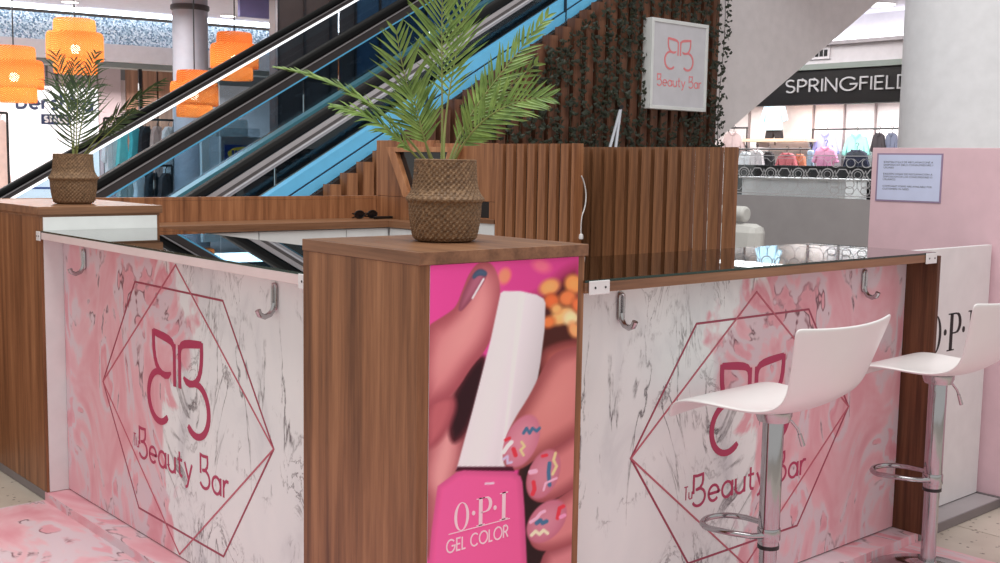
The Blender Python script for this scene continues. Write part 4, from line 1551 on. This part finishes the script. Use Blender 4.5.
struct('ceiling_left', MB().add([(F0 + fdx * sx + fdy * sy + Vector((0, 0, zt0 + .10 + h))) for h in (0, .2) for sx, sy in ((-7, .3), (5.5, .3), (0.6, -5.5), (-7, -5.5))],
                                [(0, 1, 2, 3), (7, 6, 5, 4), (0, 4, 5, 1), (1, 5, 6, 2), (2, 6, 7, 3), (3, 7, 4, 0)]), m_mall_grey)
zc = zt0 + .10
m_lamp_on = plain('downlight_glow', (255, 255, 255), .5, emit=(255, 252, 248), estr=4, var=0)


def downlight(px_, py_, label, z=None, r=.13):
    q = pZ(px_, py_, z)
    t = thing('downlight', label, 'light', (q.x, q.y, z), 0, 'round ceiling downlights')
    MB().lathe([(r, -.012), (r * 1.15, -.004), (r * 1.15, 0)], 0, 0, 24).build('bezel', m_white_paint, t, smooth=True)
    MB().lathe([(.0001, -.014), (r * .98, -.0135), (r * .98, -.011)], 0, 0, 24).build('lens', m_lamp_on, t)


downlight(79, 7.5, 'round downlight directly above the highest orange pendant lamp', zc, .12)
downlight(70, 1.5, 'round downlight cut by the top edge left of the highest pendant cord', zc, .12)
downlight(228, 15.5, 'round downlight right of the far left column', zc, .12)
hb = fac(238, 17, -1.2)
hs = tag(MB().box(0, 1.0, 0, .08, 0, .6).build('hanging_panel', plain('violet_panel', (128, 130, 186), .6), None), 'dark violet panel hanging at ceiling beside tower', 'panel')
q = pD(240, 16, 14.5)
hs.location = (q.x, q.y, q.z)
hs.rotation_euler.z = FA

# white video wall with shop lettering
vw = thing('shop_window_display', 'bright white shop window panel with thin dark lettering and badge', 'display', F0 + fdy * (-.25), FA)
a, b, z0, z1 = frt(8, 84, 100, 192, -.25)
MB().box(a, b, 0, .06, 0, z1).build('lit_panel', plain('lit_white_panel', (250, 250, 252), .5, emit=(250, 250, 255), estr=.55, var=0), vw)
a1, zz = fac(17, 108, -.25)
a2, _ = fac(92, 108, -.25)
zh = fac(17, 91, -.25)[1]
write('letter', plain('slate_letter', (62, 74, 108), .5), vw, 'Bershka', a1, zz, (zh - zz) * 1.0, .04, -.012, 0, gap=.22, width=a2 - a1)
a, b, z0, z1 = frt(41, 114, 71, 125, -.25)
bd = MB().box(a, b, -.010, 0, z0, z1).build('badge', plain('navy_badge', (40, 54, 92), .5), vw)
write('letter', m_white, bd, 'STAGE', a + .05, z0 + .035, (z1 - z0) - .07, .028, -.014, -.009, gap=.3, width=b - a - .1)
a, b, z0, z1 = frt(32, 187, 56, 189, -.25)
MB().box(a, b, -.010, 0, z0, z1).build('blue_rule', plain('blue_rule', (52, 84, 164), .5), vw)


# hanging garments
def garment(label, loc, rotz, kind, w, h, rgb, group, hanger=True):
    t = thing(kind, label, 'clothing', loc, rotz, group)
    m = plain('fabric_' + kind, rgb, .85, var=.08)
    hw = w / 2
    if kind == 'trousers':
        out = [(-hw * .8, 0), (hw * .8, 0), (hw, -h), (hw * .22, -h), (0, -h * .35), (-hw * .22, -h), (-hw, -h)]
    elif kind == 'dress':
        out = [(-hw * .28, 0), (hw * .28, 0), (hw * .65, -h * .08), (hw * .45, -h * .3), (hw, -h), (-hw, -h), (-hw * .45, -h * .3), (-hw * .65, -h * .08)]
    else:
        out = [(-hw * .25, 0), (hw * .25, 0), (hw * .66, -h * .1), (hw, -h * .68), (hw * .74, -h * .74), (hw * .58, -h * .42), (hw * .60, -h), (-hw * .60, -h), (-hw * .58, -h * .42),
               (-hw * .74, -h * .74), (-hw, -h * .68), (-hw * .66, -h * .1)]
    b_ = MB().prism_xz(out, -.035, .035).build('fabric', m, t, bevel=.012)
    if kind in ('shirt', 'hoodie'):
        d_ = plain('collar_' + kind, tuple(int(v * .86) for v in rgb), .85)
        for s in (-1, 1):
            MB().prism_xz([(0, -h * .12), (s * hw * .27, .012), (s * hw * .34, -h * .03), (s * hw * .12, -h * .15)], -.046, -.034).build('collar', d_, t)
        MB().prism_xz([(-.006, -h * .12), (.006, -h * .12), (.006, -h), (-.006, -h)], -.040, -.034).build('button_placket', d_, t)
    if not hanger and kind == 'shirt':
        MB().tube([(0, .05, -.1), (0, .05, -h - .26)], .012, 8).build('display_pole', m_steel, t)
    if hanger:
        hk = [(0, 0, -.02), (0, 0, .06)] + [(.025 * math.sin(a_) * 1.0, 0, .085 - .025 * math.cos(a_)) for a_ in (0.6, 1.4, 2.2, 3.0, 3.8, 4.4)]
        MB().tube(hk, .006, 6).build('hanger_hook', m_black, t)
    return t


def rack(label, px0, px1, py, off, items, grp, extra):
    a0, z0 = fac(px0, py, off)
    a1, _ = fac(px1, py, off)
    P0 = F0 + fdy * off
    t = thing('clothes_rack', label, 'rack', P0, FA)
    MB().tube([(a0, 0, z0), (a1, 0, z0)], .018, 8).build('rail', m_black, t, smooth=True)
    for a_ in (a0, a1):
        MB().tube([(a_, 0, 0), (a_, 0, z0)], .018, 8).build('upright', m_black, t, smooth=True)
        MB().tube([(a_, -.22, .02), (a_, .22, .02)], .018, 8).build('foot', m_black, t, smooth=True)
    n = len(items)
    for i, (kind, w, h, rgb, lab) in enumerate(items):
        lxx = a0 + (a1 - a0) * (i + .5) / n
        q = P0 + fdx * lxx
        garment(lab, (q.x, q.y, z0 - .105), FA + extra, kind, w, h, rgb, grp)


GL = 'garments in the fashion shop'
rack('black clothes rack behind the far escalator, beside the white window panel', 104, 174, 118, -.7, (
    ('shirt', .36, .80, (236, 232, 234), 'white shirt first on the rack beside the white window panel'),
    ('dress', .34, .85, (120, 210, 210), 'pale turquoise dress on the rack behind the far escalator'),
    ('dress', .32, .80, (84, 188, 196), 'deeper turquoise dress right beside the paler one'),
    ('shirt', .36, .85, (46, 42, 46), 'black jacket hanging right of the turquoise dresses'),
    ('shirt', .36, .80, (206, 176, 166), 'beige blouse hanging right of the black jacket'),
    ('hoodie', .38, .75, (240, 238, 238), 'white sweater last on the rack near the grey column')), GL, math.radians(35))
rack('low black clothes rack seen under the far escalator rail', 118, 172, 165, -2.6, (
    ('shirt', .34, .75, (180, 190, 186), 'grey green shirt first on the low rack'),
    ('dress', .32, .8, (232, 230, 230), 'white dress second on the low rack'),
    ('shirt', .34, .75, (44, 46, 50), 'dark coat third on the low rack'),
    ('shirt', .34, .75, (70, 62, 62), 'brown black coat last on the low rack by the column')), GL, math.radians(35))
rack('black clothes rack cut by the left frame edge', -22, 7, 112, -.7, (
    ('dress', .34, 1.1, (210, 170, 160), 'dusty rose dress left on the rack at the frame edge'),
    ('dress', .34, 1.2, (228, 200, 190), 'pale peach dress at the far left frame edge')), GL, math.radians(25))

# orange pendant lamps
k = NT('woven_orange_shade')
wv = k.n('ShaderNodeTexWave')
wv.inputs['Scale'].default_value = 22
wv.inputs['Distortion'].default_value = 1.5
k.l(k.mapping(rot=(.0, .8, .3)), wv.inputs['Vector'])
wv2 = k.n('ShaderNodeTexWave')
wv2.inputs['Scale'].default_value = 22
wv2.inputs['Distortion'].default_value = 1.5
k.l(k.mapping(rot=(.0, -.8, -.3)), wv2.inputs['Vector'])
wsum = k.math('MULTIPLY', k.math('ADD', wv.outputs[0], wv2.outputs[0]), .5)
kc = k.ramp(wsum, [(.2, lin((176, 84, 36))), (.5, lin((222, 124, 60))), (.85, lin((250, 176, 108)))])
tl = k.n('ShaderNodeBsdfTranslucent')
df = k.n('ShaderNodeBsdfDiffuse')
k.l(kc, tl.inputs[0])
k.l(kc, df.inputs[0])
mx = k.n('ShaderNodeMixShader')
mx.inputs[0].default_value = .55
k.l(df.outputs[0], mx.inputs[1])
k.l(tl.outputs[0], mx.inputs[2])
tr_ = k.n('ShaderNodeBsdfTransparent')
mx2 = k.n('ShaderNodeMixShader')
gap_ = k.math('MULTIPLY', k.math('GREATER_THAN', wsum, .86), .7)
k.l(gap_, mx2.inputs[0])
k.l(mx.outputs[0], mx2.inputs[1])
k.l(tr_.outputs[0], mx2.inputs[2])
k.l(mx2.outputs[0], k.out.inputs[0])
m_shade = k.m
m_bulb = plain('glowing_bulb', (255, 244, 224), .4, emit=(255, 240, 214), estr=14, var=0)


def pendant(label, px_, py_, wpx, dep):
    c = pD(px_, py_, dep)
    s = wpx * dep / FPX / 2      # radius of the middle tier
    t = thing('pendant_lamp', label, 'lamp', c, 0, 'orange woven pendant lamps')
    for nm, (r, z0, z1) in (('shade_tier', (s * .74, .42 * s, .98 * s)), ('shade_tier', (s, -.50 * s, .50 * s)), ('shade_tier', (s * .76, -.98 * s, -.42 * s))):
        MB().lathe([(r * .985, z0), (r, z0 + .03), (r, z1 - .06), (r * .97, z1 - .015), (r * .93, z1)], 0, 0, 36).mesh
        vs, fs = [], []
        prof = [(r * .985, z0), (r, z0 + .03), (r, z1 - .06), (r * .97, z1 - .015), (r * .92, z1)]
        n = 36
        for (rr, zz) in prof:
            vs += [(rr * math.cos(2 * PI * j / n), rr * math.sin(2 * PI * j / n), zz) for j in range(n)]
        for i in range(len(prof) - 1):
            fs += [(i * n + j, i * n + (j + 1) % n, (i + 1) * n + (j + 1) % n, (i + 1) * n + j) for j in range(n)]
        MB().add(vs, fs).build(nm, m_shade, t, smooth=True)
    MB().tube([(0, 0, .12 * s), (0, 0, zc - c.z)], .008, 6).build('cord', m_black, t)
    MB().lathe([(.02, .22 * s), (.03, .2 * s), (.03, .02 * s)], 0, 0, 14).build('socket', plain('orange_socket', (190, 96, 50), .5), t)
    b_ = MB().lathe([(.0, -.26 * s), (.10 * s, -.24 * s), (.165 * s, -.14 * s), (.17 * s, -.05 * s), (.10 * s, .06 * s), (.04 * s, .1 * s)], 0, 0, 20).build('bulb', m_bulb, t, smooth=True)
    ld = bpy.data.lights.new('bulb_light', 'POINT')
    ld.energy = 8
    ld.color = (1, .84, .62)
    ld.shadow_soft_size = .07
    lo = bpy.data.objects.new('bulb_light', ld)
    C.objects.link(lo)
    lo.parent = t
    lo.location = (0, 0, -.42 * s)
    return t


pendant('orange woven pendant lamp hanging highest, above the small palm', 75, 46.5, 54.5, 13.2)
pendant('orange woven pendant lamp cut by the left frame edge', 14, 74.5, 56, 12.9)
pendant('orange woven pendant lamp right of the far column, upper of two behind the rails', 234.5, 56.5, 47.5, 13.0)
pendant('orange woven pendant lamp low in front of the far column', 194.5, 94, 47, 13.6)

# far left column
q = pD(191, 100, 16.0)
lc = thing('column', 'slim grey round column with dark top ring behind the escalators', 'column', (q.x, q.y, 0))
m_col = plain('grey_column', (158, 159, 168), .6)
MB().lathe([(.245, 0), (.245, zc - .06)], 0, 0, 36).build('shaft', m_col, lc, smooth=True)
zr = pD(191, 9.5, 16.0).z
MB().lathe([(.25, zr - .04), (.27, zr - .02), (.27, zr + .03), (.25, zr + .04)], 0, 0, 36).build('top_ring', plain('dark_ring', (64, 58, 60), .5), lc, smooth=True)

# information kiosk with yellow oval
q = pD(242, 165, 15.0)
ik = thing('sign_stand', 'grey stand with blue panel and yellow oval emblem behind the near escalator', 'sign', (q.x, q.y, 0), FA)
zz = lambda y: pD(242, y, 15.0).z
s_ = 15.0 / FPX
MB().box(-21 * s_, 24 * s_, 0, .5, 0, zz(137)).build('body', plain('stand_grey', (120, 124, 128), .5), ik)
pnl = MB().box(-18 * s_, 22 * s_, -.02, 0, zz(163), zz(145)).build('blue_panel', plain('royal_blue', (28, 56, 120), .4), ik)
MB().prism_xz(arc(2 * s_, zz(154), 17 * s_, 7.2 * s_, 0, 350, 35), -.03, -.02).build('yellow_oval', plain('sun_yellow', (232, 196, 60), .4), pnl)
write('letter', plain('royal_blue_letter', (28, 56, 120), .4), pnl, 'IKEA', -10 * s_, zz(158), 7.5 * s_, .03, -.036, -.03, gap=.3, width=24 * s_)
MB().box(-21 * s_, 24 * s_, .2, .22, zz(137), zz(128)).build('glass_screen', m_pane, ik)
MB().box(-24 * s_, 25 * s_, .7, .8, 0, zz(118)).build('rear_panel', plain('pale_panel', (196, 200, 200), .5), ik)

# ================================================================== right: balustrade, column, menswear shop
ogb = (6.0, 4.6, 0)
gb = thing('glass_balustrade', 'grey balustrade with ornate patterned glass above, beyond the salon chair', 'balustrade', ogb)
zg = 1.316
MB(ogb).box(6.0, 6.06, 2.95, 5.6, 0, zg).build('grey_panel', plain('warm_grey_panel', (158, 152, 154), .5), gb)
MB(ogb).box(6.01, 6.022, 2.95, 5.6, zg, 1.60).build('glass_sheet', m_pane, gb)
pat = MB(ogb)


def pr(pts, w):
    n = len(pts)
    # ring strokes drawn on the glass, facing the kiosk
    tmp = MB()
    tmp.ribbon(pts, w, -.0005, .0005)
    pat.add([(6.003 + v[1], v[0], v[2]) for v in tmp.v], tmp.f)


y = 3.0
P_ = .205
while y < 5.5:
    h = P_ / 2
    pr([(y + a_, b_) for a_, b_ in arc(0, 1.461, .040, .034, 0, 360, 18)], .007)
    pr([(y + a_, b_) for a_, b_ in arc(0, 1.461, .024, .020, 0, 360, 12)], .003)
    pr([(y + h - .045, 1.461), (y + h - .022, 1.492), (y + h + .022, 1.492), (y + h + .045, 1.461), (y + h + .022, 1.430), (y + h - .022, 1.430), (y + h - .045, 1.461)], .006)
    for s_y in (-1, 1):
        pr([(y + s_y * .040, 1.461), (y + s_y * .052, 1.485), (y + s_y * .058, 1.461), (y + s_y * .052, 1.437), (y + s_y * .040, 1.461)], .004)
    pr([(y, 1.425), (y, 1.385), (y + .03, 1.35), (y + P_ - .03, 1.35), (y + P_, 1.385), (y + P_, 1.425)], .003)
    pr([(y + h + a_, b_) for a_, b_ in arc(0, 1.395, .03, .026, 0, 360, 14)], .003)
    pr([(y + h, 1.425), (y + h, 1.37)], .003)
    pr([(y, 1.50), (y, 1.53), (y + .03, 1.555), (y + P_ - .03, 1.555), (y + P_, 1.53), (y + P_, 1.50)], .003)
    if y < 3.8:
        for zc_ in (1.365, 1.405, 1.53):
            pr([(y + a_, b_) for a_, b_ in arc(.05, zc_, .030, .026, 0, 360, 12)], .005)
            pr([(y + a_, b_) for a_, b_ in arc(.15, zc_, .030, .026, 0, 360, 12)], .005)
    y += P_
pr([(2.95, 1.572), (5.6, 1.572)], .005)
pr([(2.95, 1.332), (5.6, 1.332)], .005)
po = pat.build('etched_pattern', plain('white_etching', (176, 174, 178), .6), gb)
po['kind'] = 'stuff'

q = pD(974.5, 100, 8.6)
rc = thing('column', 'thick smooth white round column behind the pink screen', 'column', (q.x, q.y, 0))
MB().lathe([(.54, 0), (.54, 6.5)], 0, 0, 64).build('shaft', plain('white_column', (242, 240, 246), .55), rc, smooth=True)
MB().lathe([(.56, 0), (.56, .12), (.545, .13)], 0, 0, 64).build('base_ring', m_grey_d, rc, smooth=True)

XS = 14.0


def shp(x, y, X=XS):
    q = pX(x, y, X)
    return q.y, q.z


ss = thing('storefront', 'menswear shop front with black fascia and silver capital lettering, upper right', 'shop front', (XS, 9.0, 0), -PI / 2)
# local x = 9 - y_world, local y = X - XS


def lx(x, y=90, X=XS):
    return 9.0 - pX(x, y, X).y


zs1, zs0 = shp(850, 68.7)[1], shp(850, 103.7)[1]
fb_ = MB().box(-5, 3.5, -.1, .1, zs0, zs1).build('black_fascia', plain('black_fascia', (26, 24, 24), .45), ss)
cz = shp(840, 91.2)[1]
ch_ = shp(840, 78.6)[1] - cz
a0 = lx(785.5, 90, XS - .125)
a1 = lx(893.5, 90, XS - .125)
tot = sum(FONT[c][0] for c in 'SPRINGFIEL') + .2 * 9
write('raised_letter', plain('silver_letter', (205, 205, 208), .4), fb_, 'SPRINGFIELD', a0, cz, ch_, .021, -.125, -.1, gap=.2, sx=(a1 - a0) / (tot * ch_))
zgb = shp(850, 63)[1]
MB().box(-5, 3.5, -.14, .1, zs1 + .002, zgb).build('sage_strip', plain('sage_strip_right', (146, 156, 150), .5), ss)
zwb = shp(850, 45)[1]
MB().box(-5, 3.5, -.10, .1, zgb + .002, zwb).build('white_beam', m_mall_white, ss)
MB().box(-5, 3.5, -.2, .1, zwb + .002, zwb + .05).build('ledge', plain('ledge_grey', (178, 172, 176), .6), ss)
zcv = shp(870, 14)[1]
MB().box(-5, 3.5, .1, .25, zwb, zcv + .3).build('cove_wall', m_mall_white, ss)
vt = MB().box(lx(811.5), lx(833), -.13, -.10, shp(822, 60)[1], shp(822, 47.5)[1]).build('vent_frame', m_mall_white, ss)
for i in range(4):
    a = lx(813.5) + i * (lx(831) - lx(813.5)) / 4
    MB().box(a + .015, a + .07, -.135, -.129, shp(822, 57.5)[1], shp(822, 51)[1]).build('vent_slot', m_black, vt)
struct('ceiling_right', MB().box(9.2, 14.6, 3.5, 11.9, zcv + .02, zcv + .2), m_mall_grey)
MB().box(-5, 3.5, -.18, .08, zwb + .05, zwb + .075).build('cove_light', plain('cove_light_right', (255, 255, 255), .5, emit=(245, 250, 255), estr=2.2, var=0), ss)
downlight(879.5, 4, 'round downlight between white stair soffit and thick column', zcv + .02, .20)

# interior
XI = 17.0
struct('wall_shop', MB().box(XI, XI + .1, 5, 15, 0, zs0 + .25), plain('bright_shop_wall', (246, 240, 240), .6))
struct('ceiling_shop', MB().box(XS + .1, XI + .1, 5, 15, zs0 + .25, zs0 + .35), m_mall_white)
struct('floor_shop', MB().box(XS + .1, XI, 5, 15, 0.001, .02), plain('shop_floor', (196, 186, 180), .4))
for px_ in (747, 811, 842, 873):
    a = 9.0 - pX(px_, 120, 16.9).y
    tag(MB((17.0, 9.0 - a, 0)).box(16.95, 16.998, 9.0 - a - .012, 9.0 - a + .012, .02, zs0 + .24).build('wall_upright', plain('wall_rail_grey', (150, 138, 138), .5), None, (17.0, 9.0 - a, 0)),
        {747: 'slim grey wall upright left of the wooden shelf', 811: 'slim grey wall upright at the right end of the wooden shelf', 842: 'slim grey wall upright between lilac and mint shirts',
         873: 'slim grey wall upright right of the mint shirt'}[px_], 'wall rail', 'slim wall uprights in the menswear shop')
shf = thing('shop_shelf', 'pale wooden wall shelf under the shirt and trousers display', 'shelf', (16.5, pX(780, 140, 16.5).y, pX(780, 140, 16.5).z))
yv = [pX(749, 141, 16.5).y, pX(811, 141, 16.5).y]
yc = (yv[0] + yv[1]) / 2
MB((16.5, pX(780, 140, 16.5).y, 0)).box(16.3, 16.95, yv[1], yv[0], -.03, .02).build('board', plain('pale_shelf_wood', (226, 190, 160), .5), shf)
for yy in (yv[0] - .1, yv[1] + .1):
    MB((16.5, pX(780, 140, 16.5).y, 0)).box(16.6, 16.95, yy - .015, yy + .015, -.12, -.03).build('bracket', m_steel, shf)
GR = 'garments in the menswear shop'


def rg_(px_, py_, X, kind, wpx, hpx, rgb, lab, hanger=True):
    q = pX(px_, py_, X)
    s = (q - CAM).dot(fw) / FPX
    garment(lab, q, -PI / 2, kind, wpx * s * 1.12, hpx * s, rgb, GR, hanger)


rg_(734, 132, 16.4, 'hoodie', 27, 26, (178, 160, 160), 'mauve grey hoodie hanging just right of the white soffit edge')
rg_(775, 99, 16.6, 'shirt', 28, 31, (176, 212, 234), 'light blue shirt displayed above the pale wooden shelf', False)
rg_(774.5, 128, 16.65, 'trousers', 19, 13, (30, 28, 32), 'black trousers below the light blue shirt on display', False)
rg_(826, 133, 16.7, 'shirt', 28, 30, (164, 166, 226), 'lilac shirt hanging on the rear rail above the pink shirt')
rg_(857, 134, 16.7, 'shirt', 28, 30, (142, 206, 196), 'mint green shirt hanging on the rear rail')
rg_(826, 147, 15.6, 'shirt', 27, 22, (226, 152, 186), 'pink shirt on the front rail below the lilac shirt')
rg_(857, 150, 15.6, 'shirt', 28, 30, (36, 38, 60), 'navy jumper on the front rail below the mint shirt')
rg_(879, 133, 16.7, 'shirt', 15, 26, (42, 38, 42), 'black jacket hanging beside the pink screen top')
rg_(892, 133, 16.75, 'shirt', 14, 26, (86, 92, 110), 'slate jacket hanging next to the thick column')
rg_(787, 153, 15.6, 'shirt', 24, 22, (214, 116, 122), 'coral red shirt on the low rack under the wooden shelf')
rg_(800, 154, 15.7, 'shirt', 14, 22, (230, 142, 110), 'orange shirt directly right of the coral red shirt')
rg_(757, 150, 15.6, 'shirt', 17, 26, (216, 206, 208), 'pale cream shirt on the low rack left of the black one')
rg_(769, 152, 15.7, 'shirt', 14, 22, (48, 44, 48), 'small black shirt on the low rack left of coral one')
rg_(746, 152, 15.65, 'shirt', 18, 24, (226, 226, 230), 'white shirt on the low rack beside the slatted screen')
rg_(811, 150, 15.65, 'dress', 9, 24, (160, 178, 196), 'slim blue grey garment between orange and pink shirts')
for (pa, pb, py_, X, lab) in ((812, 905, 129.5, 16.71, 'dark rear clothes rail carrying the lilac and mint shirts'), (728, 748, 128, 16.42, 'dark clothes rail carrying the mauve hoodie'),
                              (738, 812, 149, 15.65, 'low front clothes rail under the wooden shelf')):
    A_, B_ = pX(pa, py_, X), pX(pb, py_, X)
    t = thing('clothes_rail', lab, 'rail', (X, A_.y, 0))
    MB((X, A_.y, 0)).tube([(X, A_.y, A_.z), (X, B_.y, A_.z)], .015, 8).build('bar', m_black, t, smooth=True)
    for yy in (A_.y - .02, B_.y + .02):
        MB((X, A_.y, 0)).tube([(X, yy, 0.02), (X, yy, A_.z)], .012, 8).build('upright', m_black, t, smooth=True)
# display table in the shop doorway with white front
q = pX(800, 187, 15.0)
dt = thing('display_table', 'white display counter seen through the patterned glass', 'table', (15.0, q.y, 0.02))
MB((15.0, q.y, 0.02)).box(14.6, 15.2, pX(860, 187, 15).y, pX(757, 187, 15).y, 0.02, pX(800, 179, 15).z).build('body', m_white, dt, bevel=.01)
MB((15.0, q.y, 0.02)).box(14.55, 15.25, pX(862, 187, 15).y, pX(755, 187, 15).y, pX(800, 179, 15).z, pX(800, 177.5, 15).z).build('top', m_white, dt, bevel=.01)

q = pX(800, 172, 15.35)
bt = thing('display_plinth', 'long black display plinth behind the patterned glass, under the hanging shirts', 'plinth', (15.4, q.y, 0.02))
MB((15.4, q.y, 0.02)).box(15.32, 15.5, pX(905, 172, 15.32).y, pX(728, 172, 15.32).y, 0.02, pX(800, 167, 15.32).z).build('body', m_black, bt, bevel=.01)
MB((15.4, q.y, 0.02)).box(15.30, 15.52, pX(906, 172, 15.32).y, pX(727, 172, 15.32).y, pX(800, 167, 15.32).z, pX(800, 165.5, 15.32).z).build('top', m_black, bt, bevel=.005)
